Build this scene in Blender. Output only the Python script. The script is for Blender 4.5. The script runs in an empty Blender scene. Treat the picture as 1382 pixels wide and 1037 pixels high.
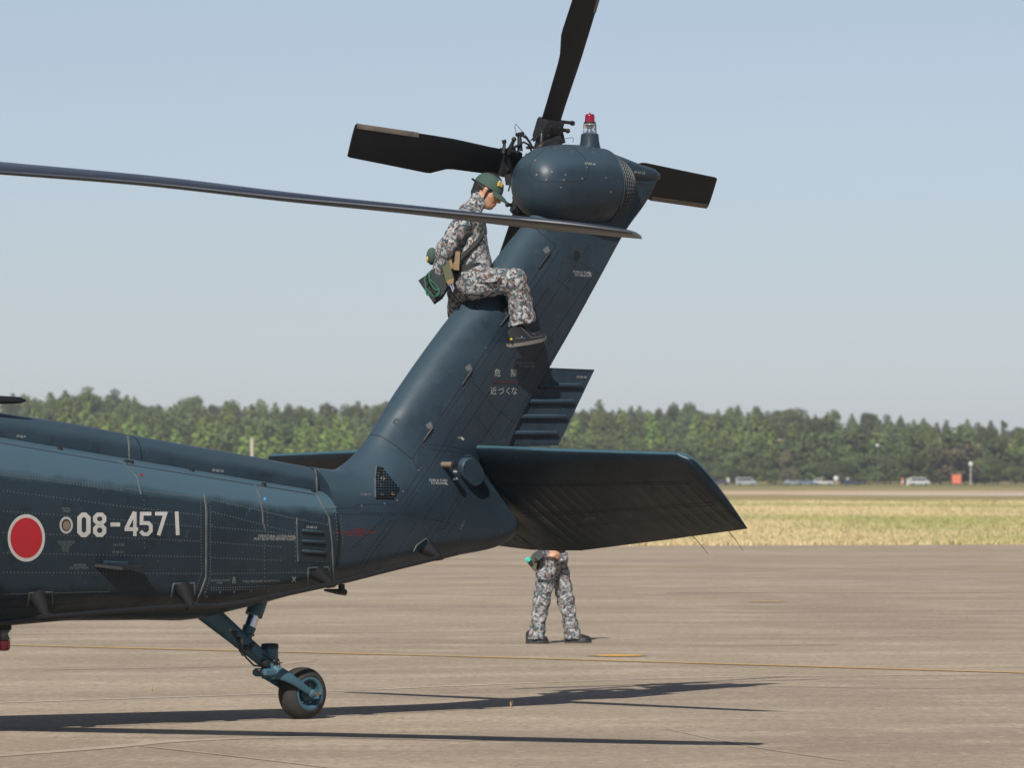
import bpy, bmesh, math, random
import numpy as np
from mathutils import Vector, Matrix, noise
from mathutils.bvhtree import BVHTree

R = math.radians
random.seed(7)
rng = np.random.default_rng(7)
scene = bpy.context.scene
COL = scene.collection

# ------------------------------------------------------------------ camera, sky, sun, exposure
FPX, HORIZ, CAMH = 7600.0, 643.0, 1.66          # focal length in photo pixels, horizon row, eye height
CAM = np.array([0.0, 0.0, CAMH])
cam_data = bpy.data.cameras.new('camera')
cam_data.sensor_width = 36.0
cam_data.lens = 36.0 * FPX / 1382.0
cam_data.shift_y = (HORIZ - 518.5) / 1382.0
cam_data.clip_start, cam_data.clip_end = 0.5, 20000
cam_data.dof.use_dof = True
cam_data.dof.focus_distance = 37.9
cam_data.dof.aperture_fstop = 8.0
cam = bpy.data.objects.new('camera', cam_data)
COL.objects.link(cam)
cam.location = CAM
cam.rotation_euler = (R(90), 0, 0)
scene.camera = cam

SUN_TRAVEL = Vector((0.28, 1.15, -1.0)).normalized()
TO_SUN = -SUN_TRAVEL
world = bpy.data.worlds.new('World')
scene.world = world
world.use_nodes = True
wn, wl = world.node_tree.nodes, world.node_tree.links
sky = wn.new('ShaderNodeTexSky')
sky.sky_type = 'NISHITA'
sky.sun_disc = False
sky.sun_elevation = math.asin(TO_SUN.z)
sky.sun_rotation = math.atan2(TO_SUN.x, TO_SUN.y)
sky.altitude = 0
sky.air_density = 0.78
sky.dust_density = 0.3
sky.ozone_density = 2.2
tint = wn.new('ShaderNodeMix')          # white balance of the photograph
tint.data_type, tint.blend_type = 'RGBA', 'MULTIPLY'
tint.inputs[0].default_value = 1.0
tint.inputs[7].default_value = (0.945, 0.970, 1.05, 1)
soft = wn.new('ShaderNodeHueSaturation')
soft.inputs['Saturation'].default_value = 0.62
wl.new(sky.outputs[0], soft.inputs['Color'])
wl.new(soft.outputs[0], tint.inputs[6])
wl.new(tint.outputs[2], wn['Background'].inputs['Color'])
wn['Background'].inputs['Strength'].default_value = 0.071

sun_data = bpy.data.lights.new('sun', 'SUN')
sun_data.energy = 5.0
sun_data.angle = R(0.53)
sun_data.color = (1.0, 0.95, 0.87)
sun = bpy.data.objects.new('sun', sun_data)
COL.objects.link(sun)
sun.rotation_euler = SUN_TRAVEL.to_track_quat('-Z', 'Y').to_euler()

scene.view_settings.view_transform = 'Standard'
scene.view_settings.look = 'None'
scene.view_settings.gamma = 1.0
scene.view_settings.use_curve_mapping = False
scene.view_settings.exposure = 0.12
scene.render.engine = 'CYCLES'
scene.cycles.max_bounces = 6
scene.cycles.volume_bounces = 0

# ------------------------------------------------------------------ frames: pixels of the photo -> metres
YAW = 41.0
CY, SY = math.cos(R(YAW)), math.sin(R(YAW))
FWD = np.array([-CY, -SY, 0.0])
PORT = np.array([SY, -CY, 0.0])
WY = FPX / 197.6
WHEEL = np.array([(408 - 691) / FPX * WY, WY, 0.0])
HM = Matrix(((FWD[0], PORT[0], 0, WHEEL[0]), (FWD[1], PORT[1], 0, WHEEL[1]), (0, 0, 1, 0), (0, 0, 0, 1)))
CAM_L = np.array([np.dot(CAM - WHEEL, FWD), np.dot(CAM - WHEEL, PORT), CAMH])


def ray(px, py):
    return np.array([(px - 691) / FPX, 1.0, (HORIZ - py) / FPX])


def ray_l(px, py):
    d = ray(px, py)
    return np.array([np.dot(d, FWD), np.dot(d, PORT), d[2]])


def at(px, py, p=0.0):
    """helicopter-frame point (forward, port, up) where a sight line meets the lengthwise plane at lateral offset p"""
    d = ray_l(px, py)
    k = (p - CAM_L[1]) / d[1]
    return CAM_L + k * d


def atY(px, py, Y):
    return CAM + ray(px, py) * Y


def ground(px, py, z=0.0):
    d = ray(px, py)
    return CAM + d * ((z - CAMH) / d[2])


def to_local(q):
    q = np.asarray(q, float) - WHEEL
    return np.array([np.dot(q, FWD), np.dot(q, PORT), q[2]])


def to_world(q):
    return WHEEL + q[0] * FWD + q[1] * PORT + np.array([0, 0, q[2]])


KFAR = FPX / 6000.0      # far things keep their drawn size


# ------------------------------------------------------------------ materials
def mat(name, base, rough=0.6, metal=0.0, spec=0.5, var=None, scale=8.0, bump=0.0, bscale=60.0, rvar=0.0, coat=0.0, trans=0.0, stretch=None):
    m = bpy.data.materials.new(name)
    m.use_nodes = True
    n, l = m.node_tree.nodes, m.node_tree.links
    b = n['Principled BSDF']
    b.inputs['Base Color'].default_value = (*base, 1)
    b.inputs['Roughness'].default_value = rough
    b.inputs['Metallic'].default_value = metal
    b.inputs['Specular IOR Level'].default_value = spec
    b.inputs['Coat Weight'].default_value = coat
    b.inputs['Transmission Weight'].default_value = trans
    if var or bump or rvar:
        tc = n.new('ShaderNodeTexCoord')
        src = tc.outputs['Object']
        if stretch:
            mp = n.new('ShaderNodeMapping')
            mp.inputs['Scale'].default_value = stretch
            l.new(src, mp.inputs[0])
            src = mp.outputs[0]
        nz = n.new('ShaderNodeTexNoise')
        nz.inputs['Scale'].default_value = scale
        nz.inputs['Detail'].default_value = 6
        nz.inputs['Roughness'].default_value = 0.62
        l.new(src, nz.inputs['Vector'])
        if var:
            cr = n.new('ShaderNodeValToRGB')
            cr.color_ramp.elements[0].position, cr.color_ramp.elements[1].position = 0.32, 0.68
            cr.color_ramp.elements[0].color = (*var, 1)
            cr.color_ramp.elements[1].color = (*base, 1)
            l.new(nz.outputs['Fac'], cr.inputs[0])
            l.new(cr.outputs[0], b.inputs['Base Color'])
        if rvar:
            mr = n.new('ShaderNodeMapRange')
            mr.inputs['From Min'].default_value, mr.inputs['From Max'].default_value = 0.3, 0.7
            mr.inputs['To Min'].default_value, mr.inputs['To Max'].default_value = rough - rvar, rough + rvar
            l.new(nz.outputs['Fac'], mr.inputs['Value'])
            l.new(mr.outputs[0], b.inputs['Roughness'])
        if bump:
            nb = n.new('ShaderNodeTexNoise')
            nb.inputs['Scale'].default_value = bscale
            nb.inputs['Detail'].default_value = 4
            l.new(src, nb.inputs['Vector'])
            bp = n.new('ShaderNodeBump')
            bp.inputs['Strength'].default_value = bump
            bp.inputs['Distance'].default_value = 0.02
            l.new(nb.outputs['Fac'], bp.inputs['Height'])
            l.new(bp.outputs[0], b.inputs['Normal'])
    return m


def ramp(n, l, fac, stops, interp='LINEAR'):
    cr = n.new('ShaderNodeValToRGB')
    cr.color_ramp.interpolation = interp
    while len(cr.color_ramp.elements) < len(stops):
        cr.color_ramp.elements.new(0.5)
    for e, (p, c) in zip(cr.color_ramp.elements, stops):
        e.position = p
        e.color = (*c, 1) if len(c) == 3 else c
    l.new(fac, cr.inputs[0])
    return cr.outputs[0]


def mixc(n, l, fac, a, b, mode='MIX'):
    mx = n.new('ShaderNodeMix')
    mx.data_type = 'RGBA'
    mx.blend_type = mode
    for sock, v in ((mx.inputs[0], fac), (mx.inputs[6], a), (mx.inputs[7], b)):
        if hasattr(v, 'is_linked'):
            l.new(v, sock)
        elif isinstance(v, (int, float)):
            sock.default_value = v
        else:
            sock.default_value = (*v, 1)
    return mx.outputs[2]


def noise_node(n, l, vec, scale, detail=4, rough=0.55, stretch=None, dist=0.0):
    if stretch:
        mp = n.new('ShaderNodeMapping')
        mp.inputs['Scale'].default_value = stretch
        l.new(vec, mp.inputs[0])
        vec = mp.outputs[0]
    nz = n.new('ShaderNodeTexNoise')
    nz.inputs['Scale'].default_value = scale
    nz.inputs['Detail'].default_value = detail
    nz.inputs['Roughness'].default_value = rough
    nz.inputs['Distortion'].default_value = dist
    l.new(vec, nz.inputs['Vector'])
    return nz.outputs['Fac']


def paint_material(name, base, worn, rough=0.42, top_tone=None, f0=0.35, f1=0.5, top_amt=1.0):
    m = bpy.data.materials.new(name)
    m.use_nodes = True
    n, l = m.node_tree.nodes, m.node_tree.links
    b = n['Principled BSDF']
    tc = n.new('ShaderNodeTexCoord').outputs['Object']
    big = noise_node(n, l, tc, 1.9, 6, 0.6, (0.7, 1, 1.4))
    c = ramp(n, l, big, [(0.36, base), (0.66, worn)])
    st = noise_node(n, l, tc, 5.0, 8, 0.68)
    dark = tuple(v * 0.55 for v in base)
    c = mixc(n, l, ramp(n, l, st, [(0.56, (0, 0, 0)), (0.70, (0.7, 0.7, 0.7))]), c, dark)
    run = noise_node(n, l, tc, 9.0, 3, 0.5, (1.6, 1.6, 0.12))
    c = mixc(n, l, ramp(n, l, run, [(0.55, (0, 0, 0)), (0.75, (0.35, 0.35, 0.35))]), c, tuple(v * 0.7 for v in base))
    sp = noise_node(n, l, tc, 55.0, 2, 0.5)
    c = mixc(n, l, ramp(n, l, sp, [(0.70, (0, 0, 0)), (0.76, (0.5, 0.5, 0.5))]), c, (0.16, 0.17, 0.17))
    if top_tone:      # lighter tone on the upward-facing skin, with a blotchy edge
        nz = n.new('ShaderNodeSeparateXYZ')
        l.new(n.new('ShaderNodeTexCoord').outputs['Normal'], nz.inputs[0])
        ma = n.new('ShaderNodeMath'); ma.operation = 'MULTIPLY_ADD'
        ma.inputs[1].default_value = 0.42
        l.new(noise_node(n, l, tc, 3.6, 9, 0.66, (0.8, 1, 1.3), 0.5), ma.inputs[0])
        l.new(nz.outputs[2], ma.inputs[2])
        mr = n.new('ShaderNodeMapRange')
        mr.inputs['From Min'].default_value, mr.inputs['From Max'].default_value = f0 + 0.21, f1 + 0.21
        mr.inputs['To Max'].default_value = top_amt
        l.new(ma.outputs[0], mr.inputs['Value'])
        c = mixc(n, l, mr.outputs[0], c, top_tone)
    l.new(c, b.inputs['Base Color'])
    l.new(ramp(n, l, st, [(0.35, (rough - 0.06,) * 3), (0.65, (rough + 0.10,) * 3)]), b.inputs['Roughness'])
    b.inputs['Specular IOR Level'].default_value = 0.24
    bp = n.new('ShaderNodeBump')
    bp.inputs['Strength'].default_value = 0.10
    bp.inputs['Distance'].default_value = 0.02
    l.new(noise_node(n, l, tc, 4.5, 2, 0.4), bp.inputs['Height'])
    l.new(bp.outputs[0], b.inputs['Normal'])
    return m


M = {}
M['paint'] = paint_material('hull paint', (0.018, 0.031, 0.045), (0.026, 0.043, 0.059), 0.38, top_tone=(0.036, 0.060, 0.080), f0=0.25, f1=0.55)
M['paint_boom'] = paint_material('boom paint', (0.014, 0.025, 0.034), (0.020, 0.034, 0.045), 0.40, top_tone=(0.058, 0.104, 0.135), f0=0.26, f1=0.46)
M['paint_stab'] = paint_material('stabilator paint', (0.008, 0.016, 0.024), (0.012, 0.021, 0.030), 0.40, top_tone=(0.045, 0.098, 0.125), f0=0.10, f1=0.35)
M['paint_teal'] = paint_material('gear paint', (0.038, 0.090, 0.125), (0.05, 0.108, 0.145), 0.42)
M['rivet'] = mat('rivet', (0.004, 0.005, 0.006), 0.7, spec=0.2)
M['rivet_light'] = mat('worn rivet', (0.060, 0.070, 0.076), 0.35)
M['gap'] = mat('panel gap', (0.006, 0.007, 0.008), 0.8)
M['wire'] = mat('grille wire', (0.06, 0.072, 0.078), 0.5)
M['fast'] = mat('fastener head', (0.10, 0.105, 0.105), 0.5)
M['seal'] = mat('sealant strip', (0.115, 0.125, 0.125), 0.6, var=(0.05, 0.06, 0.065), scale=20)
M['black'] = mat('black metal', (0.010, 0.011, 0.013), 0.55, rvar=0.1, scale=14)
M['blade'] = mat('tail blade paint', (0.004, 0.0048, 0.0065), 0.5, spec=0.3, var=(0.006, 0.0068, 0.008), scale=5, rvar=0.06)
M['mblade'] = mat('main blade paint', (0.020, 0.027, 0.041), 0.33, var=(0.026, 0.031, 0.042), scale=3, rvar=0.05)
M['strip'] = mat('erosion strip', (0.16, 0.13, 0.10), 0.55, var=(0.08, 0.07, 0.06), scale=14)
M['chrome'] = mat('polished steel', (0.75, 0.76, 0.78), 0.15, metal=1.0)
M['steel'] = mat('dull steel', (0.25, 0.25, 0.25), 0.45, metal=0.8)
M['bronze'] = mat('bronze fitting', (0.25, 0.15, 0.08), 0.4, metal=0.6)
M['rubber'] = mat('tyre rubber', (0.018, 0.017, 0.017), 0.85, var=(0.03, 0.028, 0.026), scale=18, bump=0.15, bscale=90)
M['white'] = mat('white marking', (0.50, 0.49, 0.47), 0.6, var=(0.42, 0.41, 0.39), scale=20)
M['stencil'] = mat('grey stencil paint', (0.38, 0.38, 0.37), 0.7)
M['faint'] = mat('faded stencil paint', (0.17, 0.175, 0.17), 0.7)
M['red'] = mat('red roundel paint', (0.42, 0.012, 0.02), 0.5, var=(0.36, 0.012, 0.018), scale=12)
M['redtext'] = mat('dull red stencil paint', (0.22, 0.012, 0.014), 0.7)
M['peg'] = mat('bare brown peg', (0.19, 0.15, 0.11), 0.5)
M['redlens'] = mat('red lens', (0.36, 0.012, 0.05), 0.08, coat=0.5, trans=0.55)
M['clear'] = mat('clear lens', (0.92, 0.95, 0.96), 0.03, trans=0.95)
M['grey_ring'] = mat('grey ring', (0.36, 0.36, 0.34), 0.5)
M['bluedot'] = mat('blue dot', (0.05, 0.30, 0.65), 0.5)


# ------------------------------------------------------------------ mesh building
class MB:
    def __init__(self):
        self.v, self.f, self.mi = [], [], []

    def add(self, verts, faces, mi=0):
        o = len(self.v)
        self.v += [tuple(float(c) for c in q) for q in verts]
        self.f += [tuple(i + o for i in f) for f in faces]
        self.mi += [mi] * len(faces)
        return self

    def tube(self, pts, rad, n=10, caps=True, mi=0, squash=None):
        pts = [np.asarray(p, float) for p in pts]
        if not hasattr(rad, '__len__'):
            rad = [rad] * len(pts)
        verts, faces = [], []
        up = np.array([0.13, 0.29, 0.95])
        prev = None
        for i, p in enumerate(pts):
            t = pts[min(i + 1, len(pts) - 1)] - pts[max(i - 1, 0)]
            t = t / (np.linalg.norm(t) + 1e-12)
            if prev is None:
                a = np.cross(t, up)
                if np.linalg.norm(a) < 0.1:
                    a = np.cross(t, np.array([1.0, 0, 0]))
            else:
                a = prev - t * np.dot(prev, t)
            a = a / np.linalg.norm(a)
            prev = a
            b = np.cross(t, a)
            for k in range(n):
                w = 2 * math.pi * k / n
                verts.append(p + rad[i] * (math.cos(w) * a + math.sin(w) * b))
        for i in range(len(pts) - 1):
            for k in range(n):
                k2 = (k + 1) % n
                faces.append((i * n + k, i * n + k2, (i + 1) * n + k2, (i + 1) * n + k))
        if caps:
            faces.append(tuple(range(n))[::-1])
            faces.append(tuple((len(pts) - 1) * n + k for k in range(n)))
        return self.add(verts, faces, mi)

    def loft(self, rings, caps=True, closed=True, mi=0):
        n = len(rings[0])
        verts = [q for r in rings for q in r]
        faces = []
        for i in range(len(rings) - 1):
            for k in range(n if closed else n - 1):
                k2 = (k + 1) % n
                faces.append((i * n + k, i * n + k2, (i + 1) * n + k2, (i + 1) * n + k))
        if caps:
            faces.append(tuple(range(n))[::-1])
            faces.append(tuple((len(rings) - 1) * n + k for k in range(n)))
        return self.add(verts, faces, mi)

    def lathe(self, c, axis, prof, n=24, caps=True, mi=0):
        axis = np.asarray(axis, float)
        axis = axis / np.linalg.norm(axis)
        a = np.cross(axis, [0, 0, 1.0])
        if np.linalg.norm(a) < 0.1:
            a = np.cross(axis, [1.0, 0, 0])
        a /= np.linalg.norm(a)
        b = np.cross(axis, a)
        rings = []
        for r, h in prof:
            rings.append([np.asarray(c) + axis * h + r * (math.cos(2 * math.pi * k / n) * a + math.sin(2 * math.pi * k / n) * b) for k in range(n)])
        return self.loft(rings, caps, True, mi)

    def box(self, c, half, axes=None, mi=0, bev=0.0):
        c = np.asarray(c, float)
        ax = np.eye(3) if axes is None else np.asarray(axes, float)
        if bev <= 0:
            vs = [c + sx * half[0] * ax[0] + sy * half[1] * ax[1] + sz * half[2] * ax[2] for sx in (-1, 1) for sy in (-1, 1) for sz in (-1, 1)]
            fs = [(0, 1, 3, 2), (4, 6, 7, 5), (0, 4, 5, 1), (2, 3, 7, 6), (0, 2, 6, 4), (1, 5, 7, 3)]
            return self.add(vs, fs, mi)
        hx, hy, hz = half
        rings = []
        for z, ins in ((-hz, bev), (-hz + bev, 0), (hz - bev, 0), (hz, bev)):
            x, y = hx - ins, hy - ins
            o = [(x, y - bev), (x - bev, y), (-x + bev, y), (-x, y - bev), (-x, -y + bev), (-x + bev, -y), (x - bev, -y), (x, -y + bev)]
            rings.append([c + q[0] * ax[0] + q[1] * ax[1] + z * ax[2] for q in o])
        return self.loft(rings, True, True, mi)

    def prism(self, poly, d, mi=0):
        """poly: 3-D outline, d: extrusion vector"""
        n = len(poly)
        d = np.asarray(d, float)
        vs = [np.asarray(q, float) for q in poly] + [np.asarray(q, float) + d for q in poly]
        fs = [tuple(range(n))[::-1], tuple(range(n, 2 * n))] + [(i, (i + 1) % n, n + (i + 1) % n, n + i) for i in range(n)]
        return self.add(vs, fs, mi)

    def ell(self, c, rad, axes=None, nu=14, nv=9, mi=0):
        c = np.asarray(c, float)
        ax = np.eye(3) if axes is None else np.asarray(axes, float)
        vs, fs = [c + rad[2] * ax[2]], []
        for j in range(1, nv):
            t = math.pi * j / nv
            for i in range(nu):
                w = 2 * math.pi * i / nu
                vs.append(c + rad[0] * math.sin(t) * math.cos(w) * ax[0] + rad[1] * math.sin(t) * math.sin(w) * ax[1] + rad[2] * math.cos(t) * ax[2])
        vs.append(c - rad[2] * ax[2])
        for i in range(nu):
            fs.append((0, 1 + i, 1 + (i + 1) % nu))
            for j in range(nv - 2):
                a0, b0 = 1 + j * nu + i, 1 + j * nu + (i + 1) % nu
                fs.append((a0, a0 + nu, b0 + nu, b0))
            q = 1 + (nv - 2) * nu
            fs.append((len(vs) - 1, q + (i + 1) % nu, q + i))
        return self.add(vs, fs, mi)

    def mesh(self, name, mats, smooth=40):
        me = bpy.data.meshes.new(name)
        me.from_pydata(self.v, [], self.f)
        for m_ in (mats if isinstance(mats, (list, tuple)) else [mats]):
            me.materials.append(m_)
        me.polygons.foreach_set('material_index', self.mi)
        bm = bmesh.new()
        bm.from_mesh(me)
        bmesh.ops.recalc_face_normals(bm, faces=bm.faces)
        bm.to_mesh(me)
        bm.free()
        if smooth:
            me.polygons.foreach_set('use_smooth', [True] * len(me.polygons))
            me.set_sharp_from_angle(angle=R(smooth))
        me.update()
        return me

    def build(self, name, mats, parent=None, smooth=40, **props):
        return link(name, self.mesh(name, mats, smooth), parent, **props)


def link(name, data, parent=None, **props):
    o = bpy.data.objects.new(name, data)
    COL.objects.link(o)
    if parent is not None:
        o.parent = parent
    for k, v in props.items():
        o[k] = v
    return o


def tag(o, label=None, category=None, group=None, kind=None):
    for k, v in (('label', label), ('category', category), ('group', group), ('kind', kind)):
        if v:
            o[k] = v
    return o


def copy_thing(o, parent=None):
    c = o.copy()
    COL.objects.link(c)
    c.parent = parent
    for ch in list(o.children):
        copy_thing(ch, c)
    return c


def cubic(xs, ys, xq):
    """monotone-ish Catmull-Rom through (xs, ys) rows"""
    xs, ys = np.asarray(xs, float), np.asarray(ys, float)
    m = np.gradient(ys, xs, axis=0)
    out = []
    for x in xq:
        i = int(np.clip(np.searchsorted(xs, x) - 1, 0, len(xs) - 2))
        h = xs[i + 1] - xs[i]
        t = (x - xs[i]) / h
        out.append((2 * t**3 - 3 * t**2 + 1) * ys[i] + (t**3 - 2 * t**2 + t) * h * m[i] + (-2 * t**3 + 3 * t**2) * ys[i + 1] + (t**3 - t**2) * h * m[i + 1])
    return np.array(out)

# ------------------------------------------------------------------ the setting: ground, apron, field, hills
def ground_mats():
    m = bpy.data.materials.new('apron concrete')
    m.use_nodes = True
    n, l = m.node_tree.nodes, m.node_tree.links
    b = n['Principled BSDF']
    tc = n.new('ShaderNodeTexCoord').outputs['Object']
    c = ramp(n, l, noise_node(n, l, tc, 0.16, 5, 0.6), [(0.35, (0.335, 0.270, 0.198)), (0.65, (0.405, 0.328, 0.245))])
    s = noise_node(n, l, tc, 0.22, 4, 0.58, (0.5, 1, 1))
    c = mixc(n, l, ramp(n, l, s, [(0.40, (0, 0, 0)), (0.62, (0.65, 0.65, 0.65))]), c, (0.255, 0.205, 0.155))
    s2 = noise_node(n, l, tc, 0.9, 4, 0.60, (0.7, 1, 1))
    c = mixc(n, l, ramp(n, l, s2, [(0.48, (0, 0, 0)), (0.68, (0.6, 0.6, 0.6))]), c, (0.50, 0.41, 0.31))
    s5 = noise_node(n, l, tc, 4.5, 6, 0.68, (0.7, 1, 1))
    c = mixc(n, l, ramp(n, l, s5, [(0.52, (0, 0, 0)), (0.72, (0.42, 0.42, 0.42))]), c, (0.185, 0.148, 0.113))
    s3 = noise_node(n, l, tc, 15, 5, 0.8, (1.0, 0.5, 1))
    c = mixc(n, l, ramp(n, l, s3, [(0.40, (0.5, 0.5, 0.5)), (0.52, (0, 0, 0))]), c, (0.17, 0.135, 0.103))
    s4 = noise_node(n, l, tc, 12, 5, 0.8, (1.0, 0.45, 1))
    c = mixc(n, l, ramp(n, l, s4, [(0.56, (0, 0, 0)), (0.68, (0.55, 0.55, 0.55))]), c, (0.62, 0.53, 0.42))
    l.new(c, b.inputs['Base Color'])
    b.inputs['Roughness'].default_value = 0.85
    b.inputs['Specular IOR Level'].default_value = 0.12
    bp = n.new('ShaderNodeBump')
    bp.inputs['Strength'].default_value = 0.5
    bp.inputs['Distance'].default_value = 0.01
    l.new(noise_node(n, l, tc, 45, 3, 0.7), bp.inputs['Height'])
    l.new(bp.outputs[0], b.inputs['Normal'])
    M['apron'] = m

    m = bpy.data.materials.new('dry field')
    m.use_nodes = True
    n, l = m.node_tree.nodes, m.node_tree.links
    b = n['Principled BSDF']
    tc = n.new('ShaderNodeTexCoord').outputs['Object']
    c = ramp(n, l, noise_node(n, l, tc, 0.05, 6, 0.65), [(0.36, (0.19, 0.18, 0.07)), (0.52, (0.35, 0.28, 0.135)), (0.68, (0.44, 0.34, 0.175))])
    c = mixc(n, l, ramp(n, l, noise_node(n, l, tc, 0.018, 5, 0.6, (1, 0.5, 1)), [(0.5, (0, 0, 0)), (0.62, (0.7, 0.7, 0.7))]), c, (0.17, 0.18, 0.065))
    c = mixc(n, l, ramp(n, l, noise_node(n, l, tc, 0.9, 5, 0.7), [(0.45, (0.5, 0.5, 0.5)), (0.6, (0, 0, 0))]), c, (0.24, 0.19, 0.09))
    l.new(c, b.inputs['Base Color'])
    b.inputs['Roughness'].default_value = 0.95
    b.inputs['Specular IOR Level'].default_value = 0.1
    M['field'] = m


ground_mats()
M['verge'] = mat('green verge', (0.16, 0.18, 0.065), 0.95, var=(0.24, 0.21, 0.09), scale=0.2, spec=0.1)
M['taxiway'] = mat('pale taxiway', (0.62, 0.53, 0.46), 0.9, var=(0.50, 0.41, 0.32), scale=0.05, stretch=(0.3, 1, 1))
M['soil'] = mat('bare soil', (0.58, 0.44, 0.30), 0.95, var=(0.44, 0.33, 0.19), scale=0.15)
M['yellow'] = mat('worn yellow line', (0.56, 0.35, 0.10), 0.8, var=(0.42, 0.30, 0.15), scale=2.2, stretch=(0.3, 1, 1))
M['amber'] = mat('amber paint', (0.70, 0.36, 0.03), 0.7, var=(0.62, 0.34, 0.05), scale=4)
M['paleline'] = mat('pale joint filler', (0.66, 0.57, 0.46), 0.85, var=(0.50, 0.42, 0.33), scale=1.6, stretch=(0.5, 1, 1))
M['scuff'] = mat('scuffed concrete', (0.44, 0.36, 0.27), 0.85, var=(0.33, 0.268, 0.2), scale=5.0)
M['tarline'] = mat('dark joint', (0.15, 0.125, 0.10), 0.8, var=(0.27, 0.225, 0.18), scale=1.2, stretch=(0.4, 1, 1))


def profile_top(px):
    return float(np.interp(px, [-200, 0, 30, 100, 160, 200, 300, 440, 560, 800, 900, 1000, 1100, 1150, 1200, 1250, 1300, 1400, 1600],
                           [548, 540, 534, 524, 530, 540, 538, 545, 542, 545, 549, 551, 553, 558, 561, 567, 571, 571, 574]))


def terrain(X, Y):
    rise = np.clip((Y / KFAR - 868) / 330.0, 0, 1)
    base = 15.5 * rise**1.1
    px = 691 + FPX * X / np.maximum(Y, 10)
    left = np.exp(-((px - 95) / 120.0)**2) * 4.0
    right = -3.0 * np.clip((px - 1050) / 350.0, 0, 1)
    return (base + (left + right) * rise) * (Y / KFAR > 868) * np.clip(1 - (Y - 2300) / 1500.0, 0, 1) - 0.02


def ground_sheet():
    xs = np.concatenate([np.linspace(-3000, -300, 14), np.linspace(-280, 280, 57), np.linspace(300, 3000, 14)])
    ys = np.concatenate([[-300, -50, 50, 105, 200, 400, 600, 800, 1000, 1090], np.linspace(1100, 1640, 54), np.linspace(1700, 4200, 24)])
    gx, gy = np.meshgrid(xs, ys)
    gz = terrain(gx, gy)
    nx = len(xs)
    verts = np.stack([gx, gy, gz], -1).reshape(-1, 3)
    faces = [(j * nx + i, j * nx + i + 1, (j + 1) * nx + i + 1, (j + 1) * nx + i) for j in range(len(ys) - 1) for i in range(nx - 1)]
    MB().add(verts, faces).build('ground', M['field'], smooth=60, kind='structure')


def sheet(name, poly, z, m, kind='structure'):
    o = MB().add([(p[0], p[1], z) for p in poly], [tuple(range(len(poly)))]).build(name, m, smooth=0)
    o['kind'] = kind
    return o


def ground_strip(name, pix, width, m, z=0.004, n=24):
    pts = [ground(*q) for q in pix]
    t = np.linspace(0, 1, len(pts))
    q = cubic(t, np.array(pts), np.linspace(0, 1, n)) if len(pts) > 2 else np.array([pts[0] + (pts[1] - pts[0]) * u for u in np.linspace(0, 1, n)])
    vs, fs = [], []
    for i in range(n):
        d = q[min(i + 1, n - 1)] - q[max(i - 1, 0)]
        s = np.array([-d[1], d[0], 0]) / np.hypot(d[0], d[1]) * width / 2
        w = 1 + 0.25 * noise.noise(Vector((q[i][0] * 1.3, q[i][1] * 1.3, 3)))
        vs += [(*(q[i] + s * w)[:2], z), (*(q[i] - s * w)[:2], z)]
    fs = [(2 * i, 2 * i + 1, 2 * i + 3, 2 * i + 2) for i in range(n - 1)]
    return MB().add(vs, fs).build(name, m, smooth=0, kind='structure')


ground_sheet()
e0, e1 = ground(460, 738.3), ground(1382, 735.2)
ed = (e1 - e0) / np.linalg.norm(e1 - e0)
sheet('apron', [(-220, -40), (220, -40), tuple((e1 + ed * 200)[:2]), tuple((e0 - ed * 205)[:2])], 0.0, M['apron'])
kf = lambda pts: [(x * KFAR ** 0.5, y * KFAR) for x, y in pts]
sheet('bare_soil_strip', kf([(-90, 106), (95, 108.5), (95, 111.0), (-90, 109)]), -0.008, M['soil'])
sheet('taxiway', kf([(20, 395), (44, 376), (140, 373), (190, 462), (90, 458), (46, 440)]), -0.004, M['taxiway'])
sheet('track', kf([(-160, 400), (26, 396), (60, 500), (-170, 520)]), -0.008, M['soil'])
sheet('verge', kf([(-260, 662), (280, 662), (320, 866), (-300, 866)]), -0.008, M['verge'])

ground_strip('yellow_line', [(-60, 870), (300, 879), (690, 889), (1440, 911)], 0.17, M['yellow'], 0.006)
ground_strip('joint_line', [(-40, 951), (380, 937), (690, 924), (1000, 914.5), (1440, 911)], 0.055, M['paleline'])
ground_strip('joint_line', [(450, 781), (700, 779), (1010, 777)], 0.28, M['paleline'])
ground_strip('joint_line', [(1035, 788), (1320, 785)], 0.22, M['paleline'])
ground_strip('joint_line', [(440, 797), (1100, 793)], 0.12, M['paleline'])
ground_strip('yellow_line', [(540, 763), (1440, 771)], 0.26, M['yellow'])
for y0, y1, x0, x1, w in ((801, 799, 900, 1500, .16), (828, 825, -60, 1500, .05), (857, 853, -60, 700, .05), (872, 871, 930, 1130, .06), (927, 932, 1000, 1500, .03)):
    ground_strip('dark_joint', [(x0, y0), ((x0 + x1) / 2, (y0 + y1) / 2 + 1), (x1, y1)], w, M['tarline'], 0.003)
ground_strip('scuff_mark', [(-40, 1024), (120, 1012), (250, 1001), (430, 996), (640, 1001)], 0.16, M['scuff'], 0.003)
ground_strip('scuff_mark', [(190, 1008), (300, 1020), (450, 1038)], 0.04, M['scuff'], 0.0035)
ground_strip('scuff_mark', [(900, 985), (1010, 1008), (1140, 1028)], 0.025, M['scuff'], 0.003)
ground_strip('scuff_mark', [(60, 905), (330, 900), (420, 893)], 0.1, M['scuff'], 0.003)


def disc(name, px, py, r, m, z):
    c = ground(px, py)
    k = 28
    return MB().add([(c[0] + r * math.cos(6.2832 * i / k), c[1] + r * math.sin(6.2832 * i / k), z) for i in range(k)], [tuple(range(k))]).build(name, m, smooth=0, kind='structure')


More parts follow.
